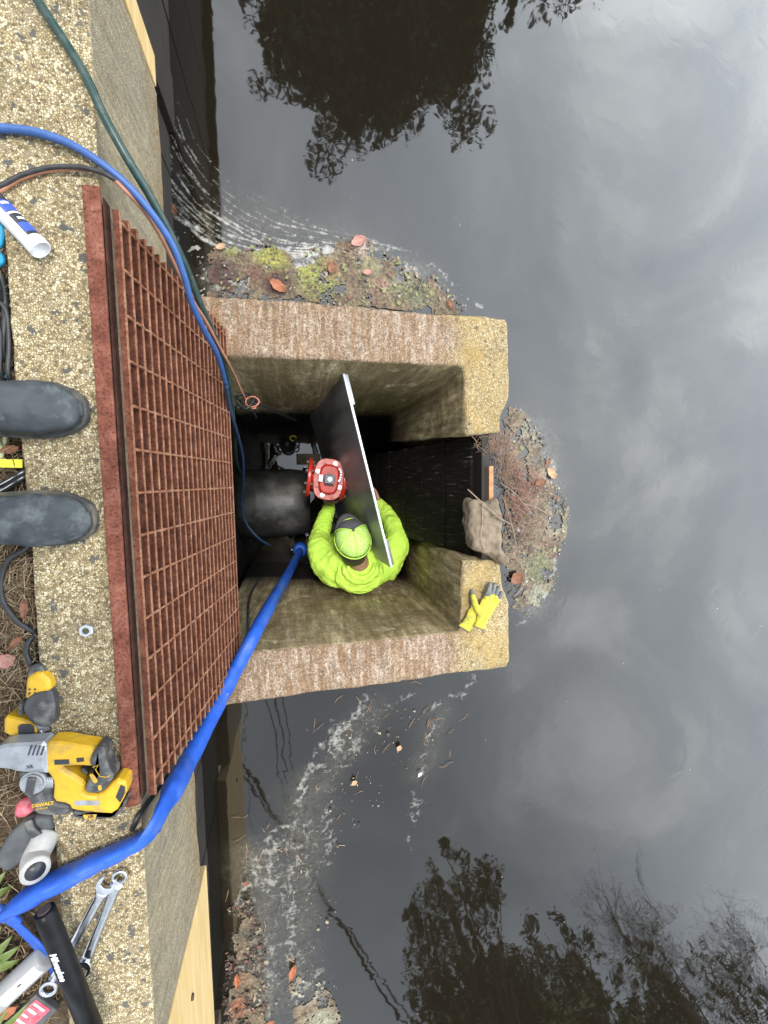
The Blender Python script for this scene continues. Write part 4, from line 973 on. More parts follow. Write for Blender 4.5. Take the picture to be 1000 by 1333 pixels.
for s in (-1, 1):
    limb(g, [chest+Vector((.03,.19*s,.06)), Vector((-.10,.30*s+.02,1.12)), Vector((.18,.14*s,1.10))], [.05,.042,.028])
    hand(g, Vector((.18,.14*s,1.10)), Vector((.75,-.35*s,-.02)), Vector((.2,-.6*s,.3)), curl=.3, side=-s)
o = put(g, 'body', M_SKIN, ph, HTm); mods(o, voxel=.007, smooth_it=3)
g = G()
for an, s in ((ankU,1),(ankL,-1)):
    limb(g, [an+Vector((-.045,0,.22)), an+Vector((-.03,.01*s,.36)), hipP+Vector((0,.10*s,0))], [.07,.08,.115])
limb(g, [hipP+Vector((0,-.07,.03)), hipP+Vector((0,.07,.03))], [.14,.14], k=3)
o = put(g, 'trousers', M_TROU, ph, HTm); mods(o, voxel=.012, smooth_it=4, disp=[(.06,.018)])
g = G(); limb(g, [hipP+Vector((.02,0,.06)), (hipP+chest)/2, chest], [.16,.17,.175]); limb(g, [chest+Vector((.02,-.15,.05)), chest+Vector((.02,.15,.05))], [.10,.10], k=3)
for s in (-1, 1): limb(g, [chest+Vector((.03,.18*s,.06)), Vector((-.10,.30*s+.02,1.12)), Vector((.15,.155*s,1.10))], [.078,.062,.045])
o = put(g, 'jacket', M_JACK, ph, HTm); mods(o, voxel=.012, smooth_it=4, disp=[(.06,.018)])
g = G(); f2 = Vector((.75,0,-.66)).normalized(); u2 = Vector((.62,0,.78)); u2 = (u2-f2*u2.dot(f2)).normalized(); r2 = f2.cross(u2)
g.loft([ringE(hd+u2*.115*z-f2*.022, .115*w, .115*d_, r2, f2, 24, 2.2) for z, w, d_ in ((-.3,.55,.62),(0,.73,.82),(.4,.74,.86),(.8,.58,.68),(1.05,.2,.25))]); put(g, 'hair', M_HAIR, ph, HTm)
# ------------------------------------------------------------------ things lying on the cap and on the soil behind it
ZK = .72
def pxo(l, Z, B, sc=1.0, off=(0,0)):
    return [tuple((at(x/sc+off[0], y/sc+off[1], Z*ZK)-B))[:2] for x, y in l]
ZO = (5.5556, (0, 940))
HB = at(85, 1015, .0); HB.z = .0
rh = thing('rotary_hammer', 'yellow cordless rotary hammer lying on its side on the cap below the grate', 'power tool', HB)
def hp(l, z0, z1, mat, name, par=None, bev=.006, B=HB, zo=ZO, root=None):
    g = G(); g.prism(pxo(l, z1, B, *zo), z0, z1, bev=bev); o = g.obj(name, mat, par or root or rh); return o
def sharp(l, k=1):  # Chaikin rounding
    for _ in range(k):
        r = []
        for i in range(len(l)):
            a, b_ = l[i], l[(i+1) % len(l)]; r += [(a[0]*.8+b_[0]*.2, a[1]*.8+b_[1]*.2), (a[0]*.2+b_[0]*.8, a[1]*.2+b_[1]*.8)]
        l = r
    return l
hous = hp(sharp([(-40,195),(40,172),(130,168),(340,152),(355,385),(300,385),(120,378),(60,358),(-40,350)]), .012, .078, M_TOOLG, 'gear_housing', bev=.012)
body = hp(sharp([(330,152),(440,150),(560,170),(700,192),(672,330),(570,322),(430,330),(520,380),(615,440),(600,520),(720,535),(830,415),(905,432),(912,520),(830,672),(700,668),(515,645),(490,600),(375,580),(385,450),(350,385),(290,335),(300,240)]), .010, .072, M_TOOLY, 'body', bev=.008)
hp(sharp([(430,345),(560,335),(620,400),(618,500),(600,525),(500,560),(440,470)]), .006, .044, M_TOOLY, 'inner_web', body, bev=.004)
grip = hp(sharp([(690,192),(735,195),(755,225),(748,270),(775,330),(822,412),(740,520),(650,532),(598,505),(632,430),(650,380),(690,380),(660,345),(635,300),(655,240)]), .016, .084, M_TOOLK, 'rubber_grip', bev=.010)
hp(sharp([(642,378),(672,376),(708,430),(690,446),(672,436)]), .084, .0862, M_TOOLY, 'grip_accent', grip, bev=.0006)
hp(sharp([(705,460),(732,456),(735,492),(712,498)]), .084, .0862, M_TOOLY, 'grip_accent', grip, bev=.0006)
g = G(); g.tube([Vector((*pxo([p], .0855, HB, *ZO)[0], .085)) for p in [(668,330),(712,312),(690,345),(722,395),(770,400),(795,388)]], .0009, 6); g.obj('accent_line', M_TOOLY, grip)
hp(sharp([(572,345),(600,338),(640,372),(628,392),(590,372)]), .02, .052, M_TOOLK, 'trigger', bev=.004)
low = hp(sharp([(110,375),(180,350),(300,380),(385,425),(370,545),(400,580),(515,600),(505,680),(380,694),(240,676),(205,590),(160,520)]), .006, .066, M_TOOLK, 'motor_cover', bev=.010)
g = G(); dc = Vector((*pxo([(225,455)], .08, HB, *ZO)[0], 0)); g.cyl(dc+Vector((0,0,.06)), dc+Vector((0,0,.074)), .024, 30); g.cyl(dc+Vector((0,0,.074)), dc+Vector((0,0,.080)), .020, 30)
dial = g.obj('mode_dial', M_TOOLG, rh); mods(dial, bevel=.002)
g = G(); g.prism([(dc.x-.018,dc.y-.007),(dc.x+.018,dc.y-.007),(dc.x+.018,dc.y+.007),(dc.x-.018,dc.y+.007)], .080, .088, bev=.002, M=Matrix.Translation(dc) @ Matrix.Rotation(1.35, 4, 'Z') @ Matrix.Translation(-dc)); g.obj('dial_knob', M_TOOLK, dial)
g = G()
for i in range(4):
    a = Vector((*pxo([(318+i*16, 405)], .07, HB, *ZO)[0], .066)); b_ = Vector((*pxo([(330+i*14, 480)], .07, HB, *ZO)[0], .066)); g.tube([a, (a+b_)/2+Vector((.002,0,.003)), b_], .0022, 6)
g.obj('cooling_ribs', M_TOOLG, low)
for i in range(4):
    g = G(); a = Vector((*pxo([(205+i*30, 240)], .0785, HB, *ZO)[0], .0775)); b_ = Vector((*pxo([(228+i*30, 168+i*3)], .0785, HB, *ZO)[0], .0775)); g.tube([a, b_], .0018, 6); g.obj('vent_slot', M_PRBLK, hous)
g = G(); g.prism(pxo([(392,275),(498,272),(500,306),(394,310)], .0735, HB, *ZO), .0715, .0735); g.obj('vent_grille', M_PRBLK, body)
g = G(); g.prism(pxo([(552,262),(604,258),(606,286),(556,292)], .0735, HB, *ZO), .0715, .0735); g.obj('vent_grille', M_PRBLK, body)
M_PRRED = pm('print_red', (.45,.05,.03), (.4,.04,.03), .5, bs=0)
g = G()
for i in range(5):
    x0 = 425+i*19; g.prism(pxo([(x0,345+i*22),(x0+55,322+i*20),(x0+58,328+i*20),(x0+4,352+i*22)] if i else [(415,345),(455,328),(440,352),(424,378)], .0455, HB, *ZO), .0435, .0452)
g.obj('warning_label', M_PRRED, body)
batt = hp(sharp([(512,640),(640,655),(760,655),(832,676),(900,560),(912,600),(880,640),(832,702),(700,712),(530,706)]), .0, .060, M_TOOLK, 'battery', bev=.006)
hp([(835,545),(872,455),(905,470),(902,520),(868,585)], .0715, .0735, M_PRBLK, 'release_button', batt, bev=.0006)
hp([(535,575),(600,568),(715,572),(712,602),(540,606)], .0715, .0735, M_TOOLG, 'name_plate', body, bev=.0006)
hp([(600,672),(700,668),(690,700),(610,700)], .060, .0608, M_TOOLY, 'battery_stripe', batt, bev=.0002)
def ftext(s, zx, zy, size, mat, par, z, ang=0, B=HB, zo=ZO, shear=0, name='lettering', bold=.0):
    p = Vector((*pxo([(zx, zy)], z, B, *zo)[0], z)); return text(s, size, mat, name, par, Matrix.Translation(p) @ Matrix.Rotation(ang, 4, 'Z'), shear, .0003, bold)
ftext('DEWALT', 310, 597, .0098, M_TOOLY, low, .0663, 0, bold=.0004); ftext('XR', 215, 325, .0095, M_PRBLK, hous, .0783, 0, bold=.0003)
ftext('DEWALT', 632, 655, .0055, M_PRBLK, batt, .0730, 0); ftext('XR', 655, 685, .0085, M_PRBLK, batt, .0612, 0, bold=.0004)
ftext('BRUSHLESS', 302, 626, .0046, M_TOOLY, low, .0663, 0)
# --- the other drill, lying partly off the cap
ZD = (3.3333, (0, 760)); DB = at(30, 930, -.03); DB.z = ZG
dr = thing('cordless_drill', 'dusty yellow and black cordless drill lying on the needles beside the cap', 'power tool', DB)
def dp(l, z0, z1, mat, name, par=None, bev=.008): return hp(sharp(l), z0-ZG, z1-ZG, mat, name, par, bev, B=Vector((DB.x, DB.y, 0)), zo=ZD, root=dr)
rear = dp([(62,440),(80,392),(120,385),(150,425),(165,455),(75,470)], -.02, .035, M_TOOLK, 'rear_cap')
hb = dp([(66,440),(120,415),(168,450),(176,505),(110,515),(55,548),(60,480)], -.02, .045, M_TOOLY, 'body')
mb = dp([(58,540),(110,508),(176,498),(190,560),(192,650),(150,672),(110,668),(60,620),(45,590)], -.02, .046, M_TOOLK, 'motor_cover')
for cx_, cy_, rad, h in ((140,625,.025,.047),(150,645,.018,.056),(158,658,.011,.062)):
    g = G(); p = Vector((*pxo([(cx_,cy_)], .04, Vector((DB.x,DB.y,0)), *ZD)[0], 0)); q_ = Vector((.006,-.012,0))
    g.lathe([(rad*.8,-.012),(rad,-.009),(rad,.006),(rad*.9,.010)], 24, M=Matrix.Translation(p+Vector((0,0,.035+(h-.047)))) @ Matrix.Rotation(1.2,4,'X') @ Matrix.Rotation(.3,4,'Y')); g.obj('chuck_ring', M_TOOLK if cx_ != 150 else M_TOOLG, dr)
g = G(); g.tube([Vector((*pxo([(160,650)], .03, Vector((DB.x,DB.y,0)), *ZD)[0], .062)), Vector((*pxo([(190,700)], .02, Vector((DB.x,DB.y,0)), *ZD)[0], .052))], .0035, 8); g.obj('drill_bit', M_STEELD, dr)
hl = dp([(-40,615),(30,628),(70,640),(118,668),(110,705),(-40,712)], -.03, .03, M_TOOLY, 'handle')
dp([(28,652),(100,655),(104,700),(30,706)], .030, .0335, M_PRBLK, 'battery_pack', hl, bev=.001)
dp([(26,560),(52,545),(50,610),(30,625)], -.02, .038, M_TOOLK, 'trigger_guard')
for i in range(6):
    g = G(); p = Vector((*pxo([(92+(i % 3)*24, 468+(i//3)*16)], .045, Vector((DB.x,DB.y,0)), *ZD)[0], .0455-ZG)); g.cyl(p, p+Vector((0,0,.0006)), .0022, 8); g.obj('vent_hole', M_PRBLK, hb)
rh.scale = (1, 1, ZK); dr.scale = (1, 1, ZK); ZK = 1.0
# --- white sealant cartridge
a = at(-25, 243, .028); b_ = at(54, 326, .022); ct, TT = wthing('sealant_tube', 'white sealant tube with blue and black print lying near the upper left edge', 'tube', b_-Vector((0,0,.022)))
d_ = (b_-a).normalized(); g = G(); L_ = (b_-a).length
XM = Matrix((d_, Vector((0,0,1)).cross(d_).normalized(), Vector((0,0,1)))).transposed().to_4x4(); XM = Matrix.Translation(a) @ XM
g.lathe([(.0195,0),(.0195,L_-.018),(.0205,L_-.016),(.0205,L_-.002),(.0185,L_),(.0165,L_-.002),(.016,L_-.02)], 36, axis='X', M=XM); tb = put(g, 'tube_body', M_WHITE, ct, TT)
def wrap(x0, x1, a0, a1, r_w, mat, name):
    g = G(); vs = []; fs = []; n_ = 12
    for x in (x0, x1):
        for k in range(n_+1):
            an = a0+(a1-a0)*k/n_; vs.append((x, math.cos(an)*r_w, math.sin(an)*r_w))
    for k in range(n_): fs.append((k, k+1, n_+2+k, n_+1+k))
    g.add(vs, fs, 0, True, XM); return put(g, name, mat, tb, TT)
# local +Y is to the upper right of the photo
wrap(.0, L_-.020, .15, 1.45, .01968, M_PRBLK, 'black_print'); wrap(.046, .068, .12, 1.5, .01982, M_PRBLUE, 'blue_print'); wrap(L_-.045, L_-.026, .12, 1.35, .01982, M_PRBLUE, 'blue_print')
wrap(.070, .074, .12, 1.5, .01986, M_WHITE, 'white_band'); wrap(.049, .054, .5, 1.2, .01992, M_WHITE, 'white_patch'); wrap(L_-.056, L_-.051, .3, 1.0, .01986, M_WHITE, 'white_patch')
# --- hex nut
g = G(); nb_ = at(115, 819, .0); nb_.z = .0015
rg = lambda r, n, z, ph=0: [Vector((r*math.cos(2*PI*k/n+ph), r*math.sin(2*PI*k/n+ph), z)) for k in range(n)]
n = 24
def hexr(z, s=1.0): return [Vector((math.cos(a)*min(.0128/max(.001, math.cos(((a+PI/6) % (PI/3))-PI/6)), .0142)*s, math.sin(a)*min(.0128/max(.001, math.cos(((a+PI/6) % (PI/3))-PI/6)), .0142)*s, z)) for a in [2*PI*k/n for k in range(n)]]
g.loft([rg(.0072,n,0), hexr(0), hexr(.010), hexr(.0112,.9), rg(.0072,n,.0112), rg(.0066,n,.009), rg(.0066,n,.001)], cap=False, smooth=False)
o = g.obj('hex_nut', pm('zinc_nut', (.62,.64,.67), (.5,.52,.55), .35, .85, scale=60)); o.location = nb_; tag(o, 'shiny zinc hex nut lying alone on the cap beside the grate', 'nut')
# --- combination wrenches
def wrench(name, label, pa_, pb_, r0, openA, z=.012, w=.0115):
    a = at(*pa_, z); b_ = at(*pb_, z); a.z = z*.9; b_.z = z*.9 if pb_[0] > 80 else .004
    base = (a+b_)/2; base.z = 0; rt, RT = wthing(name, label, 'wrench', base)
    d = (b_-a).normalized(); s = Vector((0,0,1)).cross(d).normalized(); up = d.cross(s)
    XM = Matrix((d, s, up)).transposed().to_4x4(); XM = Matrix.Translation(a) @ XM; L_ = (b_-a).length
    g = G(); sec = []
    for x, ww, hh in ((r0*1.1,w*1.25,.005),(.035,w,.0042),(L_*.5,w*.82,.004),(L_-.035,w*.95,.0042),(L_-r0*1.1,w*1.2,.005)):
        sec.append([Vector((x, ww*math.cos(q), hh*math.sin(q))) for q in [2*PI*k/12+.26 for k in range(12)]])
    g.loft(sec, M=XM); sh = put(g, 'shaft', M_STEEL, rt, RT)
    g = G(); g.prism([(.05,-.0045),(L_-.05,-.0035),(L_-.05,.0035),(.05,.0035)], .0041, .0046, M=XM); put(g, 'shaft_groove', M_STEELD, sh, RT)
    def ring(cx, rad, nm):
        g = G(); rings = []
        for k in range(28):
            q = 2*PI*k/28; c_, s_ = math.cos(q), math.sin(q); ri = rad*(.66+.04*math.cos(12*q)); rings.append([Vector((cx+c_*ri, s_*ri, -.005)), Vector((cx+c_*rad, s_*rad, -.004)), Vector((cx+c_*rad, s_*rad, .005)), Vector((cx+c_*rad*.93, s_*rad*.93, .0065)), Vector((cx+c_*ri, s_*ri, .0065))])
        rings.append(rings[0]); g.loft(rings, cap=False, M=XM); put(g, nm, M_STEEL, rt, RT)
    def jaw(cx, sg, nm):
        pts = []
        for k in range(15):
            q = .62+k/14*(2*PI-1.24); pts.append((cx-sg*math.cos(q)*r0*1.35*-1*-1, math.sin(q)*r0*1.15))
        inner = [(cx-sg*r0*.95, -r0*.62), (cx+sg*r0*.2, -r0*.62), (cx+sg*r0*.45, 0), (cx+sg*r0*.2, r0*.62), (cx-sg*r0*.95, r0*.62)]
        pts = pts + (inner if pts[-1][1] < 0 else inner[::-1])
        g = G(); g.prism(pts, -.0045, .0055, M=XM); o = put(g, nm, M_STEEL, rt, RT); mods(o, bevel=.001)
    ring(0, r0, 'ring_end') if not openA else jaw(0, 1, 'open_jaw')
    if openA: ring(L_, r0, 'ring_end')
    else: jaw(L_, -1, 'open_jaw')
wrench('combination_wrench', 'shiny combination wrench lying outermost on the cap, its ring end upwards', (156,1141), (107,1262), .0165, False)
wrench('combination_wrench', 'combination wrench crossing under the black bar, its ring over the soil', (139,1151), (61,1292), .0185, True, z=.014)
# --- black bar with white lettering
a = at(58, 1186, .052); b_ = at(124, 1352, .040); bbz, BT = wthing('black_bar', 'black round bar with white slanted lettering lying across the wrenches', 'bar', (a+b_)/2-Vector((0,0,.04)))
d = (b_-a).normalized(); Ps = [a+(b_-a)*t for t in (0, .02, .5, 1.0)]
g = G(); g.tube([a-d*.001, a, a+d*.02, (a+b_)/2, b_], [.0165,.0185,.0195,.0200,.0205], 24); br = put(g, 'bar_body', pm('black_paint', (.007,.007,.008), (.012,.012,.013), .34, scale=30, spec=.12), bbz, BT); 
g = G(); g.cyl(a-d*.0012, a-d*.004, .012, 18); put(g, 'worn_end', M_BROWNW, bbz, BT)
tc_ = at(74, 1255, .06); t_ = (tc_-a).dot(d); pc_ = a+d*t_
nr = (Vector((CX,CY,CZ))-pc_); nr = (nr-d*nr.dot(d)).normalized(); sd_ = nr.cross(d); nr2 = (nr*.80-sd_*.60).normalized() if (nr.cross(d)).x > 0 else (nr*.80+sd_*.60).normalized(); up_ = nr2.cross(d)
MT = Matrix((d, up_, nr2)).transposed().to_4x4()
tx = text('Milwaukee', .0165, M_WHITE, 'white_lettering', bbz, BT @ Matrix.Translation(pc_) @ MT @ Matrix.Translation((0,0,.0204)), .35, .0003, .0004)
# --- grey cartridge with a white label, and a red label, on the soil
a = at(58, 1246, .0); b_ = at(8, 1292, .0); gc, GT_ = wthing('grey_tube', 'grey tube with a white label lying among the leaves at the lower left', 'tube', (a+b_)/2-Vector((0,0,.03)))
d = (b_-a).normalized(); a = a-d*.01; b_ = b_+d*.03; L_ = (b_-a).length; s_ = Vector((0,0,1)).cross(d).normalized()
XM = Matrix.Translation(a) @ Matrix((d, s_, d.cross(s_))).transposed().to_4x4()
g = G(); g.lathe([(.02,0),(.026,.004),(.026,L_-.01),(.024,L_)], 28, axis='X', M=XM); tb = put(g, 'tube_body', M_CAULKG, gc, GT_)
def wrap2(x0, x1, a0, a1, r_w, mat, name, par, T):
    g = G(); vs = []; fs = []; n_ = 12
    for x in (x0, x1):
        for k in range(n_+1):
            an = a0+(a1-a0)*k/n_; vs.append((x, math.cos(an)*r_w, math.sin(an)*r_w))
    for k in range(n_): fs.append((k, k+1, n_+2+k, n_+1+k))
    g.add(vs, fs, 0, True, XM); return put(g, name, mat, par, T)
wrap2(.010, L_-.035, 1.0, 2.0, .0262, M_WHITE, 'paper_label', tb, GT_); wrap2(.02, .045, 1.35, 1.38, .0263, M_PRBLK, 'print_line', tb, GT_); wrap2(.05, .060, 1.6, 1.75, .0263, M_PRBLK, 'print_line', tb, GT_); wrap2(.02, .05, 1.62, 1.65, .0263, M_PRBLUE, 'print_line', tb, GT_)
a = at(56, 1308, -.005); b_ = at(10, 1350, -.005); rl, RT = wthing('red_label_packet', 'dark packet with a red and white label at the lower left corner', 'packet', (a+b_)/2-Vector((0,0,.028)))
d = (b_-a).normalized(); s_ = Vector((0,0,1)).cross(d).normalized(); XM = Matrix.Translation(a) @ Matrix((d, s_, d.cross(s_))).transposed().to_4x4(); L_ = (b_-a).length
g = G(); g.prism([(-.004,-.030),(L_+.05,-.030),(L_+.05,.036),(-.004,.036)], -.018, -.001, M=XM, bev=.003); pk = put(g, 'packet_body', M_DGREY, rl, RT)
g = G(); g.prism([(.0,-.021),(L_+.04,-.021),(L_+.04,.022),(.0,.022)], -.001, .0005, M=XM); lb = put(g, 'red_label', M_PINK, pk, RT)
g = G()
for i in range(6):
    x = .006+i*.015; g.prism([(x,-.017),(x+.005,-.017),(x+.005,.013-(i % 3)*.008),(x,.013-(i % 3)*.008)], .0006, .0010, M=XM)
put(g, 'label_print', M_WHITE, lb, RT)
# --- grey foam side handle and dark pad
cgp = [at(62,1086,-.01), at(54,1101,.008), at(46,1118,.024), at(46,1134,.058)]; sg_, SGT = wthing('foam_handle', 'bent light grey foam handle lying on the soil against the wide blue hose', 'handle', at(50,1115,-.02))
g = G(); P_ = smooth(cgp, 5); g.tube([P_[0]-(P_[1]-P_[0])*1.2]+P_, [.012]+[.0255]*len(P_), 22)
fo = put(g, 'foam_grip', M_GREYP, sg_, SGT)
g = G(); g.tube([cgp[-1]-(P_[-1]-P_[-2]).normalized()*.01, cgp[-1]+(P_[-1]-P_[-2]).normalized()*.0012], .0175, 18); put(g, 'core', M_PRBLK, sg_, SGT)
kb = at(30, 1090, -.02); kp, KT2 = wthing('knee_pad', 'dark grey rubber pad lying on the soil beside the rotary hammer', 'pad', kb)
g = G(); g.prism([tuple(at(x,y,.0))[:2] for x, y in sharp([(34,1066),(66,1062),(70,1085),(56,1100),(30,1124),(8,1140),(-10,1125),(5,1092)])], -.03, .002, bev=.010); o = put(g, 'pad', M_DGREY, kp, KT2); mods(o, voxel=.004, smooth_it=4)
g = G(); g.tube(smooth([at(36,1068,.004), at(42,1082,.008), at(56,1092,.008), at(66,1094,.004)], 5), .010, 10, flat=.4); put(g, 'strap', M_TOOLK, kp, KT2)
pk_ = at(34, 1050, -.01); g = G(); g.lathe([(.004,-.02),(.016,-.014),(.019,0),(.014,.014),(.006,.018)], 16); o = g.obj('plastic_lid', M_PINK); o.location = pk_; tag(o, 'faded red plastic lid lying between the hammer and the dark pad', 'lid'); mods(o, disp=[(.02,.006)])
# --- strips and cords on the soil at the left edge
g = G(); yb = at(10, 603, -.015); l4 = [at(-30,597,-.012), at(29,598,-.012), at(29,609,-.012), at(-30,608,-.012)]; g.prism([(p.x-yb.x, p.y-yb.y) for p in l4], 0, .0012); o = g.obj('measuring_tape', M_YTAPE); o.location = (yb.x, yb.y, -.0135); tag(o, 'short end of a bright yellow tape showing between the two boots', 'tape')
cable('pale_stick', 'pale yellow green stick at the left edge just below the upper boot', 'stick', [at(7,563,-.02), at(3,585,-.018), at(-4,612,-.018)], .005, M_PALE)
for i, (ya, yb_) in enumerate(((632, 615), (640, 622))):
    o = cable('striped_cord', ['black cord with a white stripe entering between the boots, the upper of two', 'black cord with a white stripe entering between the boots, the lower of two'][i], 'cord', [at(-30,ya+14,-.012), at(0,ya,-.012), at(30,yb_,-.014), at(44,yb_-8,-.035)], .0062, M_BLACKC, group='striped cords by the boots')
    P_ = smooth([at(-30,ya+13,-.005), at(0,ya-1,-.005), at(30,yb_-1,-.008)], 6); base = o.location.copy(); g = G(); g.tube([p-base for p in P_], .0009, 5); q = g.obj('white_stripe', M_WHITE, o)
cable('power_cable', 'black cord looping over the needles just below the lower boot', 'cord', [at(48,690,-.03), at(36,712,-.012), at(12,728,-.012), at(2,752,-.012), at(3,780,-.012), at(20,806,-.012), at(44,822,-.02), at(60,826,-.05)], .0055, M_BLACKC)
cable('power_cable', 'short black cord bending out from under the cap edge above the drill', 'cord', [at(58,818,-.05), at(44,828,-.02), at(36,838,-.012), at(35,852,-.012), at(42,866,-.012), at(58,876,-.04)], .0055, M_BLACKC)
r = random.Random(9)
for i, (lb, y0, y1, bx) in enumerate((('thick black hose edging the cap left of the tape of cyan rope', 352, 470, 8), ('black cord crossing other black cords above the upper boot', 372, 440, -6), ('black cord curling at the left edge above the upper boot', 415, 495, 2), ('thin black cord lying along the cap edge above the upper boot', 395, 500, 14), ('black cord at the very edge, level with the middle of the upper cap', 345, 400, -4))):
    lb = ['thick black cord lying innermost against the cap above the upper boot', lb, lb, lb, 'black cord just below the cyan rope at the left edge'][i] if i in (0, 4) else lb
    cable('power_cable', lb, 'cord', [at(bx-18,y0-6,-.02+.004*i), at(bx-6+r.uniform(-3,3),y0+12,-.018+.004*i), at(bx+r.uniform(-2,4),(y0+y1)/2,-.02+.004*i), at(bx-2+r.uniform(-4,4),y1-12,-.018+.004*i), at(bx+8,y1+6,-.035)], [.008,.0055,.005,.0045,.006][i], M_BLACKC, group='black cords heaped by the upper boot')
cable('cyan_rope', 'bright cyan rope looping at the left edge beside the sealant tube', 'rope', [at(-14,275,-.0), at(-2,285,-.0), at(3,300,-.005), at(0,316,-.005), at(-6,325,-.005), at(3,338,-.012), at(-8,348,-.012)], .006, M_CYAN)
cable('cyan_rope', 'short piece of cyan rope under the black cords above the upper boot', 'rope', [at(-16,482,-.02), at(-4,484,-.02), at(8,490,-.02), at(18,498,-.035)], .004, M_CYAN)
# ------------------------------------------------------------------ gloves on the rim
ZL = (11.111, (590, 740)); zr = ZT+.002
def gz(x, y, h): return at(x/ZL[0]+590, y/ZL[0]+740, ZT+h)
def glove(label, cuff, mid, kn, w0, w1, fing, thumb, h0, colf):
    c0 = gz(*cuff, h0); root, T = wthing('work_glove', label, 'glove', c0-Vector((0,0,h0-.002)), 'pair of work gloves'); 
    c1 = gz(*mid, h0+.004); c2 = gz(*kn, h0+.002); d = (c2-c0).normalized(); s = Vector((0,0,1)).cross(d).normalized()
    g = G(); g.loft([ringE(c0-d*.004, w0*1.06, .012, s, Vector((0,0,1)), 20), ringE(c0.lerp(c1,.35), w0*.88, .011, s, Vector((0,0,1)), 20), ringE(c1, (w0+w1)/2, .013, s, Vector((0,0,1)), 20), ringE(c2, w1, .012, s, Vector((0,0,1)), 20), ringE(c2+d*.012, w1*.9, .008, s, Vector((0,0,1)), 20)])
    for f in fing: limb(g, [gz(*f[0], h0+.002), gz(*f[0], h0+.002).lerp(gz(*f[1], h0), .45)+Vector((0,0,.002)), gz(*f[0], h0).lerp(gz(*f[1], h0-.002), .6)], [.0115,.0105,.0100], 12, 3)
    limb(g, [gz(*thumb[0], h0+.002), gz(*thumb[0], h0).lerp(gz(*thumb[1], h0), .6)], [.014,.0125], 12, 3)
    o = put(g, 'knit_body', M_YELG, root, T); mods(o, voxel=.003, smooth_it=2, disp=[(.02,.004)])
    for f in fing:
        g = G(); a = gz(*f[0], h0+.002).lerp(gz(*f[1], h0), .42); b_ = gz(*f[1], h0-.002); limb(g, [a, a.lerp(b_, .5)+Vector((0,0,.003)), b_], [f[2]*1.08, f[2], f[2]*.85], 12, 4); o = put(g, 'coated_finger', M_GLOVED, root, T); mods(o, disp=[(.015,.003)])
    g = G(); a = gz(*thumb[0], h0).lerp(gz(*thumb[1], h0), .7); limb(g, [a, gz(*thumb[1], h0-.001)], [.0135,.011], 12, 4); put(g, 'coated_thumb', M_GLOVED if colf else M_YELG, root, T)
    g = G(); g.tube([c0-d*.005+s*math.cos(q)*w0*1.07+Vector((0,0,math.sin(q)*.0125)) for q in [k*.3 for k in range(22)]], .0016, 6); put(g, 'cuff_hem', M_GLOVED, root, T)
    return root
glove('yellow glove with grey coated fingers spread, lying uppermost on the rim', (385,845), (450,650), (520,500), .028, .040, [((455,500),(535,225),.0125),((520,480),(600,235),.0105),((570,490),(655,275),.0105),((610,520),(695,350),.0098)], ((350,610),(285,400)), .032, False)
glove('yellow glove with only its cuff showing, half under the other glove', (165,860), (260,750), (300,640), .030, .030, [((290,640),(270,330),.012),((320,640),(310,480),.010)], ((300,740),(330,700)), .014, True)
# ------------------------------------------------------------------ burlap sack on the slot boards
sb_, SBT = wthing('burlap_sack', 'wet burlap sandbag slumped over the top of the slot boards', 'sack', at(633, 690, ZT-.05))
g = G(); ol = [tuple(at(x,y,ZT+.01))[:2] for x, y in sharp([(609,655),(618,649),(634,653),(647,648),(654,670),(653,700),(659,724),(650,732),(634,722),(615,716),(612,690)])]
g.prism(ol, ZT-.08, ZT+.02, bev=.018); 
g.tube([at(646,724,ZT+.015), at(655,730,ZT+.01), at(660,728,ZT)], [.02,.022,.012], 10)
o = put(g, 'sack', M_SACK, sb_, SBT); mods(o, voxel=.005, smooth_it=4, disp=[(.05,.03,1),(.016,.008,2)])
g = G(); g.tube(smooth([at(627,655,ZT+.026), at(628,680,ZT+.032), at(626,700,ZT+.030), at(630,716,ZT+.022)], 5), .0022, 6); put(g, 'seam', M_TWIG, sb_, SBT)
# ------------------------------------------------------------------ floating mats, needles, twigs, leaves
M_SCUM, t, b = newmat('floating_scum'); v = coords(t); ca = nd(t, 'ShaderNodeAttribute', attribute_name='tint')
n1_ = noi(t, v, 90, 6, .75); n2_ = noi(t, v, 300, 3, .7)
col = mixc(t, 1.0, ca.outputs['Color'], ramp(t, n1_, [(.3, (.35,.35,.35)), (.5, (.95,.95,.95)), (.68, (2.0,1.95,1.85))]), 'MULTIPLY')
t.links.new(col, b.inputs['Base Color']); b.inputs['Roughness'].default_value = .42
t.links.new(ramp(t, noi(t, v, 42, 7, .72, .6), [(.36, 0.0), (.44, 1.0)]), b.inputs['Alpha'])
bump(t, b, mth(t, 'ADD', n1_, n2_), .9, .006)
def tintf(spots, seed):
    def f(X, Y):
        n = fbm(X, Y, 30, 4, seed)[..., None]; m_ = fbm(X, Y, 70, 3, seed+3)[..., None]
        c = (1-n)*np.array((.10,.068,.038))+n*np.array((.27,.21,.135)); c = c*np.where(m_ > .64, 1, 1)*(1-np.clip((m_-.6)*6, 0, .6))+np.array((.16,.085,.06))*np.clip((m_-.6)*6, 0, .6)
        for (x, y, r_, cc_) in spots:
            p = at(x, y, ZW); d = np.hypot(X-p.x, Y-p.y)*(.7+.6*fbm(X, Y, 22, 3, seed+7)); w = np.clip(1.5*(1-d/(r_*1.85/F)), 0, 1)[..., None]; c = c*(1-w)+np.array(cc_)*w
        return c
    return f
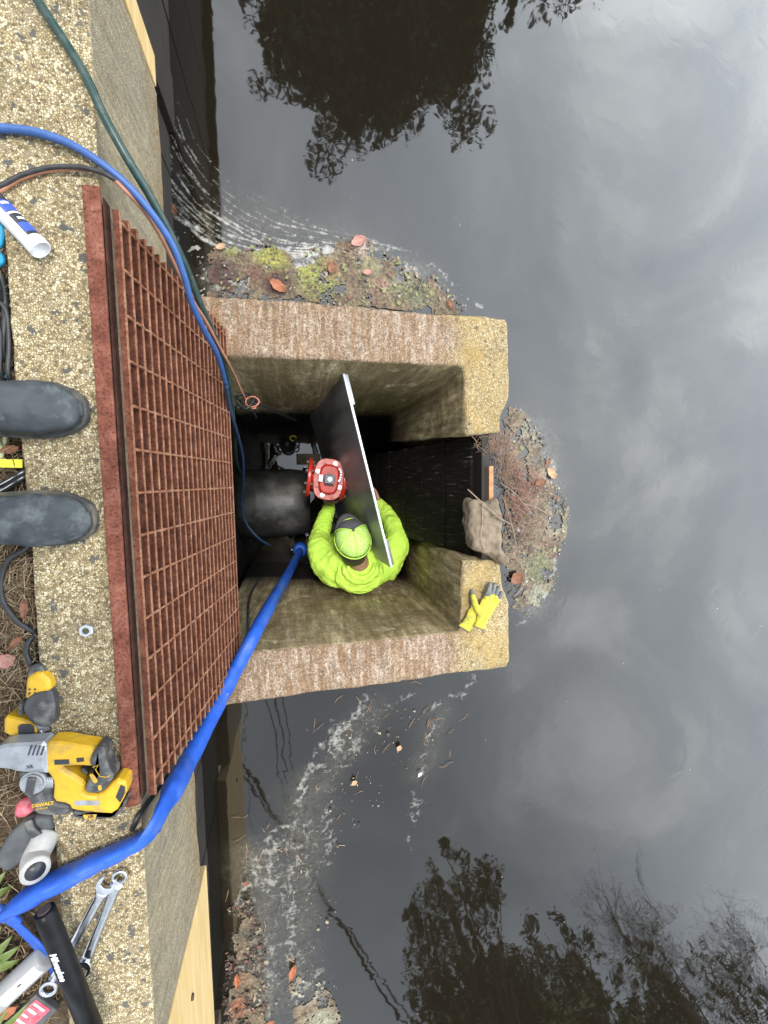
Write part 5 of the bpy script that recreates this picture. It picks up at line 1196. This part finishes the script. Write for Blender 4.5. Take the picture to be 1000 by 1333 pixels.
def mat_(name, label, poly, thr, spots, seed, h=.012):
    P_ = PW(poly); xs_ = [p[0] for p in P_]; ys_ = [p[1] for p in P_]
    def keep(X, Y):
        k = inpoly(X+.05*(fbm(X, Y, 14, 4, seed)-.5), Y+.05*(fbm(X, Y, 14, 4, seed+1)-.5), P_); e_ = dpoly(X, Y, P_+[P_[0]])
        return k & (fbm(X, Y, 17, 5, seed+2, .62)+np.clip(e_*3.0, 0, .12) > thr)
    o = gridmesh(name, np.arange(min(xs_)-.03, max(xs_)+.03, .0042), np.arange(min(ys_)-.03, max(ys_)+.03, .0042), lambda X, Y: ZW+.0015+h*fbm(X, Y, 28, 5, seed+5)*fbm(X, Y, 8, 2, seed+6), M_SCUM, keep, 'stuff', {'tint': tintf(spots, seed)})
    tag(o, label, 'scum', kind='stuff'); return o
GRN = (.30,.29,.07); PUR = (.085,.045,.04)
mat_('scum_mat', 'mat of green algae and brown leaf litter floating against the upper wall of the box',
     [(268,322),(285,316),(310,326),(330,322),(352,312),(375,322),(395,332),(425,322),(450,306),(475,308),(500,330),(530,348),(560,360),(590,392),(605,410),(480,404),(400,396),(270,388)], .50,
     [(352,337,24,GRN),(300,330,10,(.28,.26,.10)),(415,365,30,(.24,.25,.075)),(400,350,14,GRN),(430,352,14,(.36,.24,.12)),(480,345,26,(.22,.19,.11)),(520,370,26,(.19,.18,.10)),(545,385,24,(.16,.15,.09)),(290,360,26,PUR),(360,370,22,PUR),(335,355,14,(.16,.085,.06)),(470,322,14,(.40,.30,.24)),(495,372,14,(.30,.17,.12))], 21)
mat_('scum_mat', 'grey brown scum and algae floating off the slot in the outer wall of the box',
     [(655,548),(663,524),(682,532),(700,560),(708,598),(724,612),(724,640),(740,662),(738,690),(724,722),(718,768),(702,788),(680,800),(664,792),(668,745),(655,738),(655,690),(655,600)], .475,
     [(690,560,24,(.24,.215,.16)),(712,618,16,(.34,.28,.2)),(725,680,24,(.27,.24,.16)),(700,600,16,(.14,.12,.09)),(700,740,30,(.15,.15,.075)),(700,775,24,(.25,.24,.17)),(690,630,22,(.24,.12,.09)),(672,755,14,(.30,.13,.10)),(675,700,14,(.05,.04,.03))], 33)
mat_('scum_mat', 'dark leaf litter and scum floating beside the timber at the bottom of the photo',
     [(300,1185),(320,1180),(332,1200),(330,1250),(345,1290),(350,1360),(290,1360),(296,1290),(306,1240)], .53, [(312,1270,16,(.20,.12,.07)),(310,1310,18,(.30,.12,.06)),(320,1215,16,(.10,.085,.06))], 45)
mat_('scum_mat', 'pale thin scum trailing on the water among the orange leaves at the bottom',
     [(375,1285),(395,1262),(420,1275),(440,1310),(450,1360),(380,1360)], .53, [(400,1290,26,(.36,.34,.27)),(420,1330,30,(.30,.28,.2))], 57, .007)
def needles(name, label, spots, n, L0, z, mat, seed, kind='stuff', rad=.0011, tilt=.12, cat='needles'):
    r = random.Random(seed); g = G()
    for _ in range(n):
        x, y, sx, sy, ang = spots[r.randrange(len(spots))]; c = at(r.gauss(x, sx), r.gauss(y, sy), z); a = ang+r.gauss(0, .8); l = L0*r.uniform(.5, 1.3)
        d = Vector((math.cos(a), math.sin(a), r.gauss(0, tilt))); s = Vector((-d.y, d.x, 0)); k = r.gauss(0, .10); c.z += abs(r.gauss(0, .006))
        g.tube([c-d*l/2, c+s*k*l, c+d*l/2], [rad, rad*1.1, rad*.6], 3, mi=r.randrange(len(mat)))
    o = g.obj(name, mat, fixn=False); tag(o, label, cat, kind=kind); return o
needles('pine_needles', 'reddish pine needles and rootlets heaped in the slot of the outer wall', [(642,580,12,7,.2),(655,600,8,14,1.2),(648,572,9,5,-.3)], 210, .085, ZT-.03, [M_NEED, M_TWIG], 3)
needles('pine_needles', 'pine needles tangled over the floating scum outside the slot', [(672,650,10,18,1.9),(680,680,10,16,.9),(668,620,8,14,2.4),(690,640,10,14,.8)], 190, .095, ZW+.02, [M_NEED, M_TWIG, M_LEAFP], 4)
needles('pine_needles', 'few pale needles strewn on the water below the box', [(485,940,40,26,1.1),(420,1010,22,50,1.2),(380,1180,22,70,1.5),(560,950,20,30,1.0),(330,1120,14,40,1.0)], 60, .05, ZW+.002, [M_TWIG, M_LEAFT], 5)
for nm_, lb_, l, r_ in (('twig', 'long pale twig reaching over the burlap sack', [(609,637),(622,649),(636,662),(650,674),(664,682)], .0028), ('twig', 'straight pale twig pointing right across the scum outside the slot', [(682,656),(696,660),(708,666),(719,671)], .0026), ('twig', 'thin dark twig sloping down over the scum below the straight pale one', [(650,628),(668,640),(682,656),(690,664)], .0022),
                  ('twig', 'curled pale twig on the scum nearest the gloves', [(670,727),(682,738),(684,750),(680,765),(668,778)], .0024), ('twig', 'slim twig standing out of the needles above the sack', [(655,648),(660,662),(668,690),(672,710)], .0022)):
    cable(nm_, lb_, 'twig', [at(x, y, (ZT+.045 if r_ == .0028 else ZW+.03)) for x, y in l], r_, M_TWIG, 6, 4)
def bits(name, label, poly, n, s0, mats, seed):
    P_ = PW(poly); r = random.Random(seed); g = G(); x0, x1 = min(p[0] for p in P_), max(p[0] for p in P_); y0, y1 = min(p[1] for p in P_), max(p[1] for p in P_); k = 0
    while k < n:
        x, y = r.uniform(x0, x1), r.uniform(y0, y1)
        if not inpoly(np.array([x]), np.array([y]), P_)[0] or noise.noise(Vector((x*9, y*9, seed))) < -.08: continue
        k += 1; a = r.uniform(0, 6.28); s = s0*r.lognormvariate(0, .5); c = Vector((x, y, ZW+.003+r.random()*.012)); u_ = Vector((math.cos(a), math.sin(a), r.gauss(0, .08))); v_ = Vector((-math.sin(a), math.cos(a), r.gauss(0, .08)))*r.uniform(.3, .8)
        g.add([c-u_*s, c-u_*s*.3-v_*s, c+u_*s*.5-v_*s*.7, c+u_*s, c+u_*s*.2+v_*s, c-u_*s*.6+v_*s*.6], [(0,1,2,3,4,5)], r.randrange(len(mats)))
    return tag(g.obj(name, mats, fixn=False), label, 'debris', kind='stuff')
B_D = pm('bit_dark', (.05,.035,.025), (.08,.055,.04), .6, bs=0); B_G = pm('bit_green', (.17,.17,.055), (.24,.23,.09), .7, bs=0); B_T = pm('bit_tan', (.30,.25,.17), (.22,.18,.12), .7, bs=0); B_R = pm('bit_red', (.20,.09,.06), (.13,.06,.045), .7, bs=0); B_W = pm('bit_pale', (.36,.34,.29), (.28,.26,.21), .7, bs=0)
bits('leaf_bits', 'small leaf bits scattered through the algae mat by the upper wall', [(268,318),(310,322),(352,308),(395,328),(450,302),(500,326),(560,355),(612,405),(480,402),(268,388)], 800, .0045, [B_D, B_G, B_G, B_T, B_R, B_D, B_D], 61)
bits('leaf_bits', 'small pale and brown bits scattered over the scum outside the slot', [(655,545),(670,524),(700,555),(724,612),(742,662),(738,695),(720,770),(700,795),(670,802),(655,740)], 650, .0042, [B_D, B_G, B_T, B_D, B_R, B_W, B_D], 62)
bits('leaf_bits', 'dark leaf bits crowded beside the timber at the bottom', [(296,1180),(325,1165),(345,1220),(350,1333),(290,1333)], 500, .0050, [B_D, B_D, B_D, B_R, B_T], 63)
bits('leaf_bits', 'pale flecks spread thinly through the scum trails below the box', [(400,1040),(440,950),(560,905),(610,900),(540,1010),(440,1100),(440,1333),(340,1333),(320,1180)], 300, .0022, [B_W, B_T, B_D, B_T], 64)
def leaf(label, x, y, L_, W_, ang, mat, z=ZW+.004, curl=.25, name='leaf'):
    L_ *= .8; W_ *= .8
    g = G(); n = 8; vs = []; fs = []; ca, sa = math.cos(ang), math.sin(ang)
    for i in range(n+1):
        t_ = i/n; w = W_*math.sin(PI*min(1, t_*.96+.02))**.75*(1+.12*math.sin(i*2.3)); xx = (t_-.5)*L_
        for j in range(5):
            q = (j-2)/2; yy = q*w/2; zz = L_*curl*(abs(q)**1.6*.35+((t_-.5)**2)*.6)+.001*math.sin(i*3+j); vs.append((xx*ca-yy*sa, xx*sa+yy*ca, zz))
    for i in range(n):
        for j in range(4): fs.append((i*5+j, i*5+j+1, (i+1)*5+j+1, (i+1)*5+j))
    g.add(vs, fs, 0, True); g.tube([(-.5*L_*ca, -.5*L_*sa, .002), (-.72*L_*ca, -.72*L_*sa, .004)], .0010, 4)
    o = g.obj(name, mat, fixn=False); p = at(x, y, z); o.location = p+Vector((0,0,.010 if abs(z-ZW-.004)<1e-6 else 0)); m = o.modifiers.new('solid', 'SOLIDIFY'); m.thickness = .0008; tag(o, label, 'leaf'); return o
leaf('dark red brown leaf in the black strip of water beside the headwall', 224, 273, .075, .035, -.9, M_LEAFB)
leaf('curled tan leaf at the left end of the algae mat', 288, 323, .05, .028, .4, M_LEAFT)
leaf('torn orange brown leaf on the algae mat, closest to the wall of the box', 362, 374, .09, .05, -.6, M_LEAFO)
leaf('pink leaf at the top point of the algae mat', 466, 316, .085, .05, .5, M_LEAFP)
leaf('brown leaf in the middle of the algae mat', 432, 350, .06, .05, 1.2, M_LEAFB)
leaf('pale pink leaf to the right of the middle of the algae mat', 478, 356, .05, .03, .1, M_LEAFP)
leaf('dark leaf at the far right end of the algae mat', 586, 398, .05, .03, -1, M_LEAFB)
leaf('big curled tan leaf at the outer edge of the scum outside the slot', 716, 616, .085, .045, -.9, M_LEAFT)
leaf('flat reddish brown leaf on the scum close to the gloves', 671, 752, .085, .075, .5, M_LEAFB)
leaf('reddish leaf in the middle of the scum outside the slot', 702, 628, .07, .05, .2, M_LEAFB)
leaf('small brown leaf standing in the scum near the outer wall', 712, 602, .05, .03, 1.3, M_LEAFB)
leaf('tan leaf floating alone below the box, the upper of two', 519, 972, .035, .03, 1.1, M_LEAFT)
leaf('tan leaf floating alone below the box, the lower of two', 461, 1017, .035, .03, .4, M_LEAFT)
leaf('dark red leaf on the scum beside the timber end', 321, 1147, .04, .025, .1, M_LEAFB)
leaf('bright orange leaf floating upright near the bottom of the photo', 381, 1261, .095, .038, 1.25, M_LEAFO)
leaf('orange brown leaf beside the dark leaf litter at the bottom', 309, 1272, .085, .030, 1.6, M_LEAFO)
leaf('small orange leaf at the bottom edge of the photo', 352, 1328, .05, .03, .3, M_LEAFO)
leaf('bleached white leaf floating between the scum trails below the box', 546, 1006, .028, .02, .8, M_WHITE)
# ground litter
needles('pine_needle_litter', 'brown pine needles and bits covering the soil behind the cap', [(-5,y,22,40,r_) for y, r_ in ((300,.5),(420,1.2),(560,.3),(620,2.0),(730,1.0),(780,.2),(830,2.4),(900,1.3),(1020,.4),(1150,.8),(1250,1.8),(1310,.9))]+[(20,740,14,30,.6),(22,800,14,30,2.2),(25,860,12,30,1.1),(50,1290,14,30,.5)], 2600, .06, ZG+.008, [pm('dry_needle', (.30,.20,.11), (.20,.13,.07), .8, scale=9), pm('dark_needle', (.09,.055,.03), (.14,.09,.05), .8, scale=9), pm('pale_needle', (.46,.36,.22), (.38,.28,.16), .8, scale=9)], 6, rad=.0008)
r = random.Random(8)
for i, (x, y, L_, W_, a, m_, lb) in enumerate(((32,792,.05,.022,1.5,M_LEAFB,'brown curled leaf lying beside the cap between two cords'),(8,860,.05,.04,.3,M_LEAFP,'dull pinkish leaf on the needles above the drill'),(22,835,.04,.02,.7,M_LEAFB,'small brown leaf on the needles left of the short cord'),(14,585,.045,.022,.2,M_LEAFB,'brown leaf just under the upper boot beside the tape'),(5,1110,.06,.03,.8,M_LEAFO,'orange brown leaf left of the dark rubber pad'),(50,1030,.04,.02,2,M_LEAFB,'brown leaf tucked under the rotary hammer'))):
    leaf(lb, x, y, L_, W_, a, m_, ZG+.022)
def blade_plant(label, x, y, specs):
    b0 = at(x, y, ZG); b0.z = ZG; rt, T = wthing('leafy_plant', label, 'plant', b0)
    for (dx, dy, L_, W_, h) in specs:
        d = Vector((dx, dy, 0)).normalized(); s = Vector((-d.y, d.x, 0)); g = G(); vs = []; fs = []; n = 9
        for i in range(n+1):
            t_ = i/n; w = W_*math.sin(PI*(t_*.93+.05))**.8; c = b0+d*L_*t_+Vector((0,0,.012+h*math.sin(PI*t_*.8)))
            for q in (-1, 0, 1): vs.append(c+s*q*w/2+Vector((0,0,abs(q)*w*.18)))
        for i in range(n):
            for j in range(2): fs.append((i*3+j, i*3+j+1, (i+1)*3+j+1, (i+1)*3+j))
        g.add(vs, fs, 0, True); o = put(g, 'leaf_blade', M_LEAFG, rt, T); m = o.modifiers.new('solid', 'SOLIDIFY'); m.thickness = .0008
blade_plant('green broad leaved plant at the left edge beside the folded blue hose', -12, 1240, [(1,.35,.075,.022,.02),(1,.9,.08,.02,.02),(1,-.1,.07,.024,.018),(.5,1,.09,.02,.02),(1,1.6,.07,.018,.03)])
blade_plant('green and yellow leaves at the left edge above the blue hose fold', -6, 1150, [(1,.2,.05,.018,.02),(1,1.2,.06,.016,.02),(.4,1,.07,.018,.02)])
blade_plant('long green leaves crossing the dark packet in the lower left corner', -10, 1335, [(1,.75,.12,.016,.03),(1,1.3,.10,.014,.03),(1,.1,.05,.018,.02)])
leaf('orange dry leaf among the green blades in the lower left corner', 10, 1316, .06, .03, .5, M_LEAFO, .0, .3)
